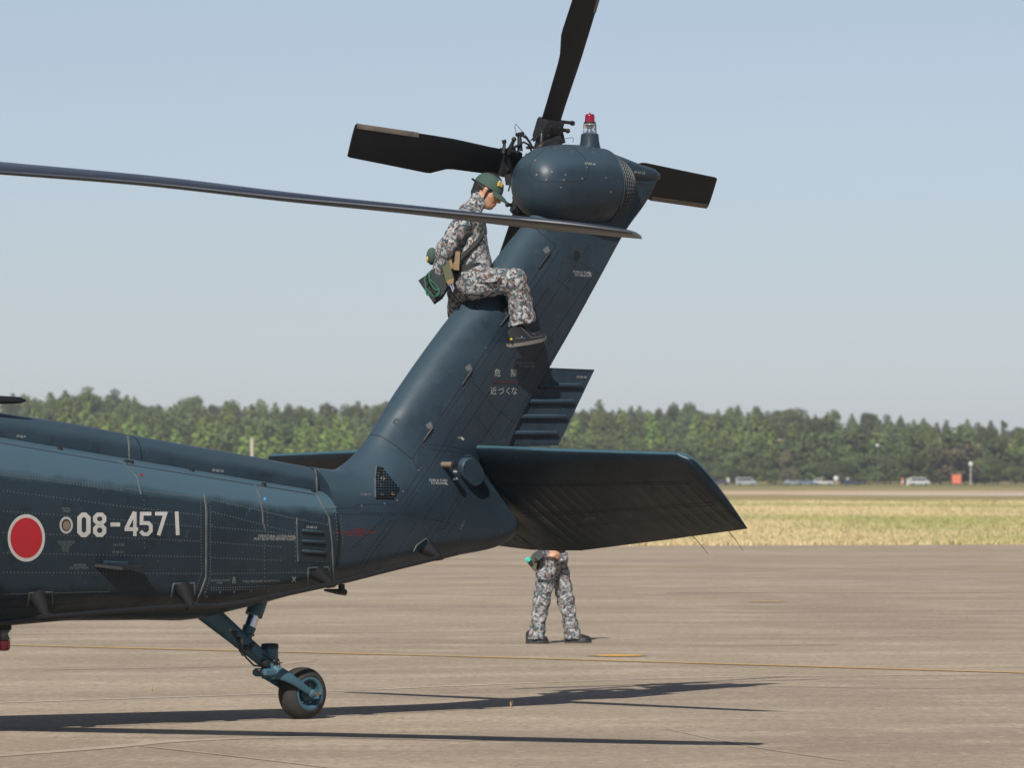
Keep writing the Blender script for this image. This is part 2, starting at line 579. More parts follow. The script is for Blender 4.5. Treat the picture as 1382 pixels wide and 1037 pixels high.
disc('ground_marking', 835, 886.2, 0.23, M['amber'], 0.007)
disc('ground_marking_rim', 833, 886.2, 0.285, M['tarline'], 0.0035)
disc('ground_marking', 1034, 813, 0.26, M['yellow'], 0.007)


def blades_stuff():
    """dry grass of the field, thinning out with distance"""
    vs, fs, mi = [], [], []
    N = 125000
    for _ in range(N):
        u = rng.random()
        Y = (106.0 + 190 * u**1.7) * KFAR
        q_ = rng.random()
        px = rng.uniform(430, 1440) if q_ < 0.66 else (rng.uniform(-1500, 430) if q_ < 0.82 else rng.uniform(1440, 3000))
        X = (px - 691) / FPX * Y
        edge = (e0[1] + (X - e0[0]) * ed[1] / ed[0]) + 0.15
        if Y < edge:
            continue
        cl = noise.noise(Vector((X * 0.35, Y * 0.12, 0))) * 0.5 + 0.5
        h = (0.04 + 0.08 * cl) * rng.uniform(0.4, 1.4)
        g = 1.5 * noise.noise(Vector((X * 0.10 + 9, Y * 0.03, 4))) + rng.normal(0, 0.3)
        k = 0 if g < -0.1 else (1 if g < 0.3 else 2)
        for _b in range(3):
            a = rng.uniform(0, 6.283)
            w = rng.uniform(0.012, 0.03) * (1 + Y / 300)
            lean = rng.normal(0, 0.5, 2) * h
            bx, by = X + rng.normal(0, 0.1), Y + rng.normal(0, 0.1)
            o = len(vs)
            vs += [(bx - w * math.cos(a), by - w * math.sin(a), -0.02), (bx + w * math.cos(a), by + w * math.sin(a), -0.02), (bx + lean[0], by + lean[1], h)]
            fs.append((o, o + 1, o + 2))
            mi.append(k)
    mb = MB()
    mb.v, mb.f, mb.mi = vs, fs, mi
    me = bpy.data.meshes.new('grass')
    me.from_pydata(vs, [], fs)
    for nm, c in (('straw', (0.57, 0.465, 0.265)), ('hay', (0.48, 0.40, 0.21)), ('green blade', (0.35, 0.345, 0.145))):
        me.materials.append(mat(nm, c, 0.9, spec=0.15))
    me.polygons.foreach_set('material_index', mi)
    tag(link('grass', me), 'dry straw coloured grass growing beyond the apron', 'grass', kind='stuff')


blades_stuff()

# ------------------------------------------------------------------ the helicopter (frame: x forward, y port, z up, origin under the tail wheel)
heli = bpy.data.objects.new('helicopter', None)
COL.objects.link(heli)
heli.matrix_world = HM
tag(heli, 'dark blue military helicopter parked on the apron, tail rotor folded high above its tail wheel', 'helicopter')


def section(inner, outer, t, un, k, ur, n_in=2.0, N=22):
    """closed ring between two points of the centre plane: rounded nose at the inner one, tapered and rounded at the outer one"""
    inner, outer = np.asarray(inner), np.asarray(outer)
    us = np.concatenate([un * (1 - np.cos(np.linspace(0, math.pi / 2, N // 2, endpoint=False))), np.linspace(un, 1 - ur, N // 2, endpoint=False),
                         1 - ur + ur * np.sin(np.linspace(0, math.pi / 2, N // 2 + 1))])

    def half(u):
        h = t
        if u < un:
            h *= max(0.0, 1 - ((un - u) / un)**n_in)**(1 / n_in)
        else:
            s = (u - un) / max(1e-6, 1 - un)
            h *= 1 - (1 - k) * s * s * (3 - 2 * s) * 0.5 - (1 - k) * s * 0.5
        if u > 1 - ur:
            h *= max(0.0, 1 - ((u - 1 + ur) / ur)**2)**0.5
        return h
    port = []
    for u in us:
        q = inner + (outer - inner) * u
        port.append((q[0], half(u), q[1]))
    ring = port + [(q[0], -q[1], q[2]) for q in port[-2:0:-1]]
    return ring


def lz(px, py, p=0.0):
    q = at(px, py, p)
    return (q[0], q[2])


# --- boom (hinge line of the drive-shaft cover and belly line read off the photo)
hinge = np.array([lz(*q, 0.2) for q in ((0, 598), (175, 628), (345, 655), (425, 668))])
hinge_z = lambda l: np.polyval(np.polyfit(hinge[:, 0], hinge[:, 1], 1), l)
half_w = lambda l: float(np.interp(l, [-1.2, -0.35, 2.6, 4.5, 6.0, 11.0, 13.2], [0.27, 0.36, 0.60, 0.80, 1.15, 1.15, 0.5]))
belly = np.array([lz(x, y, 0.16) for x, y in ((-60, 851), (0, 848), (100, 839), (215, 838), (268, 839), (359, 817), (452, 791))])
belly = belly[np.argsort(belly[:, 0])]
joint_l = lz(452, 735, 0.35)[0]
cover_top = np.array([lz(*q, 0.0) for q in ((0, 558), (100, 573), (170, 587), (260, 603), (345, 618), (425, 633))])
cover_top = cover_top[np.argsort(cover_top[:, 0])]
rings = []
for l in np.concatenate([np.linspace(joint_l, 3.4, 26), [4.2, 5.0, 5.6, 6.2, 8.0, 10.5, 12.0, 13.0, 13.6]]):
    w = half_w(l)
    if l <= 3.4:
        zt, zb = hinge_z(l) + 0.05, float(np.interp(l, belly[:, 0], belly[:, 1]))
    else:
        zt = float(np.interp(l, [3.4, 5.0, 6.2, 10.5, 12.0, 13.6], [hinge_z(3.4) + 0.05, 2.35, 2.6, 2.6, 2.0, 1.35]))
        zb = float(np.interp(l, [3.4, 5.6, 6.2, 12.0, 13.6], [belly[-1, 1], 0.5, 0.45, 0.45, 0.85]))
    rings.append(section((l, zt), (l, zb), w, 0.42, 0.86, 0.22, 2.7))
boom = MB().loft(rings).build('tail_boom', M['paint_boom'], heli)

# --- tail: the hull bends up into the pylon
tl = []   # inner px, inner py, outer px, outer py, half thickness, nose fraction, outer fraction, outer rounding, exponent


def tsec(ix, iy, ox, oy, t, un, k, ur, ex=2.0, po=0.0):
    a, b = lz(ix, iy, 0), lz(ox, oy, po)
    tl.append((*a, *b, t, un, k, ur, ex))


a_top = (joint_l, float(np.interp(joint_l, cover_top[:, 0], cover_top[:, 1])) + 0.0)
b_bot = (joint_l, float(np.interp(joint_l, belly[:, 0], belly[:, 1])))
tl.append((*a_top, *b_bot, 0.362, 0.50, 0.86, 0.22, 2.3))
tsec(454, 634, 500, 781, 0.345, 0.50, 0.82, 0.22, 2.2, 0.14)
tsec(472, 625, 560, 767, 0.32, 0.48, 0.78, 0.22, 2.1, 0.12)
tsec(486, 610, 625, 751, 0.285, 0.45, 0.70, 0.20, 2.0, 0.10)
tsec(496, 596, 674, 739, 0.255, 0.42, 0.58, 0.14, 2.0, 0.06)
tsec(506, 580, 690.5, 720, 0.235, 0.38, 0.60, 0.08, 2.0)
tsec(517, 563, 682, 694, 0.222, 0.36, 0.56, 0.08, 2.0)
tsec(528, 545, 661, 655, 0.215, 0.35, 0.54, 0.07, 2.0)
tsec(545, 519, 677, 612, 0.208, 0.34, 0.50, 0.06, 2.0)
tsec(570, 483, 706, 561, 0.200, 0.33, 0.48, 0.05, 2.0, 0.06)
tsec(606, 434, 743, 496, 0.192, 0.33, 0.48, 0.05, 2.0, 0.06)
tsec(643, 389, 775, 440, 0.188, 0.33, 0.48, 0.05, 2.0, 0.06)
tsec(684, 334, 813, 372, 0.158, 0.33, 0.52, 0.05, 2.0, 0.06)
tsec(713, 297, 845, 315, 0.122, 0.34, 0.60, 0.05, 2.0, 0.06)
tsec(742, 257, 868, 275, 0.10, 0.36, 0.60, 0.07, 2.0)
tsec(768, 214, 887, 240, 0.105, 0.36, 0.50, 0.08, 2.0)
tl_x = np.arange(len(tl), dtype=float)
tq = cubic(tl_x, np.array(tl), np.linspace(0, len(tl) - 1, 100))
rings = [section(q[0:2], q[2:4], q[4], q[5], q[6], q[7], q[8], 26) for q in tq]
# rounded cap along the sloping top edge
top_dir = np.array(lz(770, 182, 0)) - np.array(lz(770, 220, 0))
cap = []
for f, s in ((0.5, 0.93), (0.85, 0.72), (1.0, 0.35)):
    q = tq[-1].copy()
    up = top_dir * f * 0.42
    inn, out = q[0:2] + up * 1.1 + (q[2:4] - q[0:2]) * (1 - s) * 0.02, q[2:4] + up * 0.72 + (q[0:2] - q[2:4]) * (1 - s) * 0.10
    cap.append(section(inn, out, q[4] * s, q[5], q[6], q[7], q[8], 26))
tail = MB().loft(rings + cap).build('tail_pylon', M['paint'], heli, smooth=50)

# --- drive-shaft covers on the spine, two lengths with a sealed joint
lj = lz(173, 590, 0.05)[0]


def spine_cover(l0, l1, name):
    rg = []
    for l in np.linspace(l0, l1, 14):
        zt = float(np.interp(l, cover_top[:, 0], cover_top[:, 1])) if l < cover_top[-1, 0] else cover_top[-1, 1] + (l - cover_top[-1, 0]) * 0.118
        zh = hinge_z(l)
        ring = []
        for i in range(25):
            w = math.pi * i / 24
            c_, s_ = math.cos(w), math.sin(w)
            ring.append((l, 0.205 * math.copysign(abs(c_)**0.75, c_), zh + (zt - zh) * abs(s_)**0.75))
        ring += [(l, -0.18, zh - 0.06), (l, 0.18, zh - 0.06)]
        rg.append(ring)
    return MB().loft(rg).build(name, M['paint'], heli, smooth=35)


cover_a = spine_cover(joint_l + 0.02, lj - 0.006, 'drive_shaft_cover')
cover_b = spine_cover(lj + 0.006, 4.4, 'drive_shaft_cover')

# --- gearbox fairing at the top of the pylon
ec = at(776, 250.5, 0.0)
EGG_A, EGG_R = 0.50, 0.291


def egg_r(x):
    e = 2.8 if x > 0 else 2.3
    r = EGG_R * max(0.0, 1 - abs(x / EGG_A)**e)**(1 / e) if x > -0.1 else EGG_R * (max(0.0, 1 - abs(x / EGG_A)**e)**(1 / e))
    return r


G0, G1 = -0.23, -0.43
prof = [(egg_r(x), x) for x in EGG_A * np.sin(np.linspace(-math.pi / 2 * 0.999, math.pi / 2 * 0.9995, 44)) if x > G0] 
prof = [(egg_r(G0), G0)] + prof
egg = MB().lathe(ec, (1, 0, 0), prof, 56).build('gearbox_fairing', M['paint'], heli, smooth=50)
inner = [(egg_r(x) - 0.022, x) for x in np.linspace(-0.47, G0 + 0.01, 10)]
MB().lathe(ec, (1, 0, 0), inner, 40).build('grille_backing', M['gap'], heli)
g = MB()
for x in np.linspace(G0, G1, 8):
    r = egg_r(x) - 0.002
    pts = [ec + np.array([x, r * math.cos(w), r * math.sin(w)]) for w in np.linspace(R(-80), R(50), 26)]
    g.tube(pts, 0.0036, 4)
for w in np.linspace(R(-80), R(50), 22):
    g.tube([ec + np.array([x, (egg_r(x) - 0.002) * math.cos(w), (egg_r(x) - 0.002) * math.sin(w)]) for x in np.linspace(G0, G1, 6)], 0.0036, 4)
g.build('grille', M['wire'], heli, smooth=0)
rim = MB()
rim.tube([ec + np.array([G0 - 0.004, (egg_r(G0) + 0.001) * math.cos(w), (egg_r(G0) + 0.001) * math.sin(w)]) for w in np.linspace(R(-95), R(95), 40)], 0.006, 6)
rim.build('fairing_rim', M['paint'], heli)
shell = []   # the aft shell above and behind the grille
rg = []
for x in np.linspace(G0, G1 - 0.04, 8):
    rg.append([ec + np.array([x, (egg_r(x) - 0.003) * math.cos(w), (egg_r(x) - 0.003) * math.sin(w)]) for w in np.linspace(R(48), R(284), 30)])
MB().loft(rg, caps=False, closed=False).build('fairing_rear', M['paint'], heli)

# --- fairing that carries the sloping top edge from the gearbox to the trailing edge
rg = []
for px, yt_, yb_, hw in ((764, 197, 240, 0.10), (790, 197.5, 240, 0.135), (812, 204, 242, 0.13), (835, 212.5, 244, 0.112), (860, 222, 246, 0.088), (878, 228.5, 245, 0.066), (886, 233, 243, 0.042), (888.5, 237, 241, 0.018)):
    a_, b_ = at(px, yt_, 0.0), at(px, yb_, 0.0)
    ring = []
    for w in np.linspace(0, 2 * math.pi, 26, endpoint=False):
        c_, s_ = math.cos(w), math.sin(w)
        ring.append((a_ + b_) / 2 + np.array([0, hw * math.copysign(abs(c_) ** 0.7, c_), (a_[2] - b_[2]) / 2 * math.copysign(abs(s_) ** 0.7, s_)]))
    rg.append(ring)
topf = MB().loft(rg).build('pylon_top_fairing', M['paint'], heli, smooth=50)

# --- beacon on the pylon top
bc = at(796, 203, 0.0)
MB().lathe(bc + np.array([0, 0, -0.10]), (0, 0, 1), [(0.105, 0), (0.09, 0.06), (0.068, 0.16), (0.062, 0.215), (0.05, 0.222)], 24).build('beacon_base', M['paint'], heli)
bl_ = MB().lathe(bc + np.array([0, 0, 0.122]), (0, 0, 1), [(0.048, 0), (0.05, 0.006), (0.048, 0.06), (0.044, 0.068)], 24).build('beacon_lens', M['clear'], heli)
MB().lathe(bc + np.array([0, 0, 0.123]), (0, 0, 1), [(0.020, 0), (0.012, 0.03), (0.026, 0.058)], 16).build('reflector', M['chrome'], bl_)
MB().lathe(bc + np.array([0, 0, 0.19]), (0, 0, 1), [(0.043, 0), (0.043, 0.012), (0.038, 0.014)], 24).build('beacon_collar', M['black'], heli)
MB().lathe(bc + np.array([0, 0, 0.203]), (0, 0, 1), [(0.036, 0), (0.034, 0.045), (0.028, 0.056), (0.006, 0.06), (0.004, 0.068)], 24).build('red_lens', M['redlens'], heli)

# --- fixed fin plate behind the pylon with four stiffening beads
fp = [at(*q, 0.068) for q in ((738, 496.5), (802.5, 499), (753.5, 601.5), (690, 604), (668, 604))]
fin = MB()
poly = [np.array([q[0], 0.068, q[2]]) for q in fp]
fin.prism(poly, (0, -0.136, 0))
fin.build('fin_plate', M['paint'], heli, smooth=0)
for x0, x1, y in ((722.6, 787.8, 520.7), (710, 776.7, 542.4), (697, 767, 563), (685, 755, 585)):
    a, b = at(x0 + 5, y, 0.076), at(x1 - 5, y, 0.076)
    d = (b - a) / np.linalg.norm(b - a)
    pts = [a - d * 0.022, a - d * 0.014, a, b, b + d * 0.014, b + d * 0.022]
    MB().tube(pts, [0.004, 0.014, 0.02, 0.02, 0.014, 0.004], 12).build('stiffener', M['paint'], heli)

# --- stabilator: a drooped plane across the tail
SL, SZ, ST = -1.465, 1.81, R(38.6)
s_ax = np.array([-math.cos(ST), 0, -math.sin(ST)])      # chordwise, aft and down
s_n = np.array([-math.sin(ST), 0, math.cos(ST)])         # upper side
s_org = np.array([SL, 0, SZ])


def stab_pc(px, py):
    d = ray_l(px, py)
    k = np.dot(s_org - CAM_L, s_n) / np.dot(d, s_n)
    q = CAM_L + k * d - s_org
    return q[1], np.dot(q, s_ax)


pR, cR = stab_pc(643, 603)
le = [stab_pc(643, 603), stab_pc(780, 608), stab_pc(914, 612)]
te = [stab_pc(676, 736), stab_pc(724, 743.5), stab_pc(785, 743.5), stab_pc(900, 729), stab_pc(1009, 714)]
notch = [stab_pc(643, 603), stab_pc(668, 652), stab_pc(692, 712)]
tipc = [stab_pc(914, 612), stab_pc(934, 620), stab_pc(953, 641), stab_pc(985, 682), stab_pc(1009, 714)]
P_TIP = le[-1][0]


def c_le(p):
    if p <= pR:
        pp = sorted([(q[0], q[1]) for q in notch])
        return float(np.interp(p, [q[0] for q in pp], [q[1] for q in pp]))
    if p <= P_TIP:
        return float(np.interp(p, [q[0] for q in le], [q[1] for q in le]))
    return float(np.interp(p, [q[0] for q in tipc], [q[1] for q in tipc]))


def c_te(p):
    pp = sorted(te)
    return float(np.interp(p, [q[0] for q in pp], [q[1] for q in pp]))


TIP_P = max(q[0] for q in tipc)


def stab_ring(p, sgn, th):
    a, b = c_le(p), c_te(p)
    ch = max(0.02, b - a)
    ring = []
    xs = 0.5 * (1 - np.cos(np.linspace(0, math.pi, 26)))
    full = max(0.2, c_te(min(p, P_TIP)) - c_le(min(max(p, pR), P_TIP)))
    def yt(x):
        return 5 * th * full * (0.2969 * math.sqrt(x) - 0.126 * x - 0.3516 * x * x + 0.2843 * x**3 - 0.1015 * x**4) * min(1.0, ch / full * 1.15)
    for x in xs:
        ring.append((x, yt(x) + 0.002))
    for x in xs[-2:0:-1]:
        bead = 0.0
        if 0.30 < x < 0.93 and pR < p < P_TIP - 0.05:
            edge = min(1, (x - 0.30) / 0.05, (0.93 - x) / 0.05)
            bead = 0.0042 * edge * max(0.0, math.cos((p - pR) / 0.118 * 2 * math.pi)) ** 2
        ring.append((x, -yt(x) - 0.002 - bead))
    return [s_org + np.array([0, sgn * p, 0]) + s_ax * (a + x * ch) + s_n * y for x, y in ring]


ps = np.concatenate([np.linspace(0.0, pR, 8), np.linspace(pR + 0.005, P_TIP, 150)])
TIPC = np.array([q[1] for q in tipc]), np.array([q[0] for q in tipc]) - P_TIP


def tip_ring(a, sgn):
    out = []
    for q in stab_ring(P_TIP, sgn, 0.12):
        d = q - s_org
        c_, y_ = np.dot(d, s_ax), np.dot(d, s_n)
        e = max(0.004, float(np.interp(c_, *TIPC)))
        out.append(s_org + np.array([0, sgn * (P_TIP + e * math.sin(a)), 0]) + s_ax * c_ + s_n * y_ * max(0.04, math.cos(a)) ** 0.8)
    return out


for sgn in (1, -1):
    mb = MB()
    mb.loft([stab_ring(p, sgn, 0.12) for p in ps] + [tip_ring(a, sgn) for a in np.linspace(0.2, math.pi / 2, 8)])
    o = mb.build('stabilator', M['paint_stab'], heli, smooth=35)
    if sgn == 1:
        stab = o
# pivot fairing
pv = at(632, 634, 0.2)
mb = MB()
mb.lathe(pv + np.array([0, -0.06, 0]), (0, 1, 0), [(0.112, 0), (0.112, 0.03), (0.10, 0.05)], 28)
mb.build('pivot_plate', M['paint'], heli)
mb = MB()
q = []
for y_, sc_ in ((-0.10, 1.0), (0.035, 1.0), (0.058, 0.96), (0.065, 0.88)):
    ring = []
    for w in np.linspace(0, 2 * math.pi, 32, endpoint=False):
        o = np.array([math.cos(w) * 0.083 * sc_, 0, math.sin(w) * 0.083 * sc_])
        ring.append(pv + np.array([0.03, y_, 0]) + o + (s_ax * 0.06 if np.dot(o, s_ax) > 0 else 0))
    q.append(ring)
mb.loft(q).build('pivot_shaft', M['paint'], heli)
# peg step
pg0 = at(593.5, 627.5, 0.2)
MB().tube([pg0 + np.array([0, -0.06, 0]), pg0 + np.array([0, 0.15, 0])], 0.020, 14).build('step_peg', M['peg'], heli)
MB().lathe(pg0 + np.array([0, 0.148, 0]), (0, 1, 0), [(0.024, 0), (0.026, 0.008), (0.022, 0.02)], 14).build('peg_cap', M['black'], heli)
MB().lathe(pg0 + np.array([0, -0.02, 0]), (0, 1, 0), [(0.046, 0), (0.044, 0.012), (0.03, 0.014)], 20).build('peg_socket', M['gap'], heli)
# static wicks
for (x0, y0), (x1, y1) in (((935, 724), (956, 749)), ((983, 717), (1003, 744))):
    pp, cc = stab_pc(x0, y0)
    a = s_org + np.array([0, pp, 0]) + s_ax * cc
    b = at(x1, y1, pp + 0.04)
    MB().tube([a, (a + b) / 2 + np.array([0, 0.004, 0.003]), b], [0.003, 0.0022, 0.0012], 5).build('static_wick', M['black'], heli)

# ------------------------------------------------------------------ tail rotor
CANT = R(20)
hub = at(725, 226, -0.46)
rn = np.array([0, -math.cos(CANT), math.sin(CANT)])
rU = np.array([0, math.sin(CANT), math.cos(CANT)])
rF = np.array([1.0, 0, 0])
ph0 = R(4.2)
tail_rotor = link('tail_rotor', MB().lathe(hub - rn * 0.10, rn, [(0.075, 0), (0.11, 0.03), (0.11, 0.08), (0.085, 0.10), (0.085, 0.17), (0.06, 0.19)], 24).mesh('tail_rotor', M['black']), heli)
MB().tube([at(740, 240, -0.08), hub], [0.10, 0.07], 18).build('drive_shaft', M['black'], heli)


RSC = 1.055


def tail_blade(ang):
    e = math.cos(ang) * rF + math.sin(ang) * rU
    w = math.cos(ang - math.pi / 2) * rF + math.sin(ang - math.pi / 2) * rU     # edge direction (kinked side)
    pitch = R(-5)
    def frame(r):
        pt = pitch * (1 - 0.5 * r / 1.68)
        return math.cos(pt) * w + math.sin(pt) * rn, -math.sin(pt) * w + math.cos(pt) * rn
    xs = 0.5 * (1 - np.cos(np.linspace(0, math.pi, 14)))
    rings = []
    for r, c0, c1, th in ((0.34, -0.095, 0.100, 0.030), (0.45, -0.098, 0.098, 0.026), (0.74, -0.115, 0.100, 0.024), (0.80, -0.118, 0.106, 0.023), (0.93, -0.120, 0.150, 0.022), (0.97, -0.121, 0.152, 0.022), (1.30, -0.122, 0.136, 0.020), (1.655, -0.123, 0.120, 0.018), (1.676, -0.115, 0.112, 0.012)):
        r *= RSC
        aw, an = frame(r)
        ring = []
        prof = [(x, 1) for x in xs] + [(x, -1) for x in xs[-2:0:-1]]
        for x, s in prof:
            y = 5 * th * (0.2969 * math.sqrt(x) - 0.126 * x - 0.3516 * x * x + 0.2843 * x**3 - 0.1036 * x**4) + 0.0015
            ring.append(hub + e * r + aw * (c0 + (c1 - c0) * x) + an * s * y)
        rings.append(ring)
    b = MB().loft(rings).build('rotor_blade', M['blade'], tail_rotor, smooth=35)
    aw, an = frame(0.3)
    # erosion strip along the outer leading edge
    pts = [hub + e * r - frame(r)[0] * 0.123 for r in (1.12, 1.3, 1.5, 1.668)]
    rg = []
    for r in (1.12 * RSC, 1.4 * RSC, 1.668 * RSC):
        fw, fn = frame(r)
        c = hub + e * r
        rg.append([c - fw * 0.093 + fn * 0.0135, c - fw * 0.110 + fn * 0.0105, c - fw * 0.124 + fn * 0.004, c - fw * 0.127, c - fw * 0.124 - fn * 0.004, c - fw * 0.110 - fn * 0.0105, c - fw * 0.093 - fn * 0.0135])
    MB().loft(rg, caps=False).build('erosion_strip', M['strip'], tail_rotor)
    k = MB()
    k.box(hub + e * 0.285, (0.078, 0.098, 0.055), (e, aw, an), bev=0.012)
    k.box(hub + e * 0.185, (0.05, 0.06, 0.045), (e, aw, an), bev=0.012)
    for s in (-1, 1):
        for r in (0.25, 0.32):
            k.lathe(hub + e * r + aw * 0.04 * s - an * 0.045, -an, [(0.012, 0), (0.012, 0.014), (0.008, 0.018)], 8)
    k.build('blade_cuff', M['black'], tail_rotor)
    k = MB()
    for r in np.linspace(0.09, 0.17, 5):
        k.lathe(hub + e * r, e, [(0.05, 0), (0.064, 0.006), (0.064, 0.012), (0.05, 0.018)], 14)
    k.build('flex_bearing', M['rubber'], tail_rotor)
    h0 = hub + e * 0.30 - aw * 0.10
    k = MB()
    k.tube([hub + e * 0.30 - aw * 0.05, h0, h0 - aw * 0.075 + an * -0.02], [0.022, 0.017, 0.012], 8)
    k.ell(h0 - aw * 0.08 - an * 0.02, (0.018, 0.018, 0.018))
    k.build('pitch_horn', M['black'], tail_rotor)
    k = MB()
    a = hub + e * 0.27 + aw * 0.085 - an * 0.03
    k.tube([a, a - e * 0.10 - rn * 0.06 + aw * 0.03, hub + e * 0.10 + rn * 0.16], [0.013, 0.010, 0.012], 8)
    k.ell(a, (0.017, 0.017, 0.017))
    k.build('pitch_link', M['black'], tail_rotor)


for kq in range(4):
    tail_blade(ph0 + kq * math.pi / 2)


def rods(name, items, m, parent):
    mb = MB()
    for pts, rad in items:
        mb.tube([at(*q) for q in pts], rad, 7)
    return mb.build(name, m, parent, **({'kind': 'stuff'} if len(items) > 1 else {}))


# hoses, links and arms seen round the hub
rods('hub_arm', [([(679, 207, -.36), (681, 192, -.36)], [0.016, 0.010]), ([(681, 193, -.36), (680, 189, -.36)], 0.017), ([(702, 204, -.34), (701, 182, -.34)], [0.021, 0.015]), ([(697, 182, -.34), (706, 180, -.34)], 0.014),
                 ([(686, 204, -.36), (693, 204, -.36)], 0.03), ([(745, 163, -.36), (773, 166, -.36)], 0.013), ([(771, 166, -.36), (774, 166.5, -.36)], 0.018), ([(761, 193, -.36), (757, 176, -.36)], 0.014)], M['black'], tail_rotor)
rods('hose', [([(692, 199, -.33), (700, 196, -.32), (707, 191.5, -.31), (713, 195, -.31), (718, 205, -.31)], 0.0075), ([(702, 182, -.33), (710, 185, -.32), (715, 192, -.31), (719, 200, -.31)], 0.009)], M['black'], tail_rotor)
rods('hub_fitting', [([(694, 198.5, -.33), (699, 196.5, -.33)], 0.011), ([(708, 184.5, -.33), (711, 186, -.33)], 0.010), ([(729, 197, -.26), (731, 199, -.24)], 0.013), ([(721, 203, -.27), (724, 204, -.25)], 0.012), ([(710, 209, -.27), (713, 210, -.25)], 0.013)], M['bronze'], tail_rotor)
rods('bonding_wire', [([(697, 180, -.34), (694.5, 171, -.34), (696, 167, -.34), (701, 173, -.34), (708, 181, -.33), (713, 187, -.32)], 0.0022), ([(763, 187, -.3), (772, 185.5, -.3), (774, 187, -.3), (773, 192, -.3)], 0.002)], M['black'], tail_rotor)
rods('pitch_beam', [([(716, 212, -.30), (733, 196, -.30)], 0.028), ([(728, 198, -.32), (756, 189, -.32)], 0.034), ([(734, 203, -.3), (752, 195, -.3)], 0.03), ([(720, 190, -.34), (733, 177, -.36)], [0.008, 0.016])], M['black'], tail_rotor)
mb = MB()
web = [at(715, 190, -.37), at(725, 178, -.37), at(733, 166, -.37), at(742, 157, -.37), at(746, 159, -.37), at(735, 176, -.37)]
mb.prism(web, (0, 0.02, 0))
mb.build('cuff_web', M['black'], tail_rotor, smooth=0)
rods('lower_linkage', [([(688, 235, -.36), (690, 249, -.36)], 0.04), ([(690, 245, -.36), (686, 258, -.36)], 0.006), ([(694, 268, -.36), (696, 283, -.36)], [0.012, 0.02]), ([(693, 267, -.36), (697, 267, -.36)], 0.016), ([(692, 282, -.36), (699, 290, -.36)], 0.026)], M['black'], tail_rotor)

# ------------------------------------------------------------------ main rotor: mast, hub and the drooping blade that reaches over the tail
mh = np.array([hub[0] + 9.93, 0.0, 3.55])
MB().lathe(mh + np.array([0, 0, -1.1]), (0, 0, 1), [(0.45, 0), (0.3, 0.5), (0.16, 0.7), (0.14, 1.0), (0.34, 1.02), (0.36, 1.14), (0.2, 1.22)], 28).build('rotor_mast', M['black'], heli)
mw = to_world(mh)
tipQ = 31.2      # depth of the blade tip from the eye
tip = atY(853, 313.5, tipQ)
lefty = np.array([mw[0], mw[1]])
root_w = np.array([mw[0], mw[1], 3.66])
chord_n = 0.53
# station list: image rows of the blade axis give its droop
st = []
axis2 = (tip[:2] - lefty) / np.linalg.norm(tip[:2] - lefty)
Ltot = np.linalg.norm(tip[:2] - lefty)
ref = []
for px, py in ((0, 228.8), (200, 245), (400, 267.5), (560, 283.5), (690, 297.5), (790, 306.5), (853, 313.5)):
    d = ray(px, py)
    k = (lefty[0] * axis2[1] - lefty[1] * axis2[0]) / (d[0] * axis2[1] - d[1] * axis2[0])
    q = CAM + d * k
    ref.append((np.dot(q[:2] - lefty, axis2), q[2]))
ref = np.array(ref)
slope = (ref[1, 1] - ref[0, 1]) / (ref[1, 0] - ref[0, 0])
ref = np.vstack([[0.4, ref[0, 1] - slope * 0.8 * (ref[0, 0] - 0.4)], ref])
side2 = np.array([axis2[1], -axis2[0]])          # towards the eye = leading edge
rs = np.concatenate([np.linspace(0.4, Ltot - 0.62, 40), Ltot - 0.62 * np.cos(np.linspace(0.10, math.pi / 2, 22))])
zs = cubic(ref[:, 0], ref[:, 1:2], rs)[:, 0]
rings = []
xs = 0.5 * (1 - np.cos(np.linspace(0, math.pi, 22)))
for r, z in zip(rs, zs):
    tw = R(float(np.interp(r, [0.4, ref[1, 0], ref[2, 0], ref[3, 0], ref[4, 0], ref[5, 0], Ltot], [15, 7.4, 5.4, 3.2, 0.0, -3.6, -4.5])))
    fr = max(0.0, (r - (Ltot - 0.62)) / 0.62)
    ch = chord_n * (1 - 0.38 * fr**2.2) * (1 - 0.45 * max(0.0, (fr - 0.95) / 0.05)**2)
    sweep = -0.14 * fr**1.6
    cax = np.array([side2[0] * math.cos(tw), side2[1] * math.cos(tw), -math.sin(tw)])
    nax = np.cross(np.array([axis2[0], axis2[1], 0]), cax)
    o = np.array([*(lefty + axis2 * r), z])
    ring = []
    for x, s in [(x, 1) for x in xs] + [(x, -1) for x in xs[-2:0:-1]]:
        y = 5 * 0.096 * (0.2969 * math.sqrt(x) - 0.126 * x - 0.3516 * x * x + 0.2843 * x**3 - 0.1015 * x**4) * ch + 0.001
        ring.append(to_local(o + cax * (sweep + 0.25 * chord_n - x * ch) + nax * s * y))
    rings.append(ring)
mblade = MB().loft(rings).build('main_rotor_blade', M['mblade'], heli, smooth=35)
MB().tube([to_local(np.array([*(lefty + axis2 * 0.15), 3.60])), to_local(np.array([*(lefty + axis2 * 0.95), zs[2]]))], [0.12, 0.09], 14).build('blade_grip', M['black'], heli)

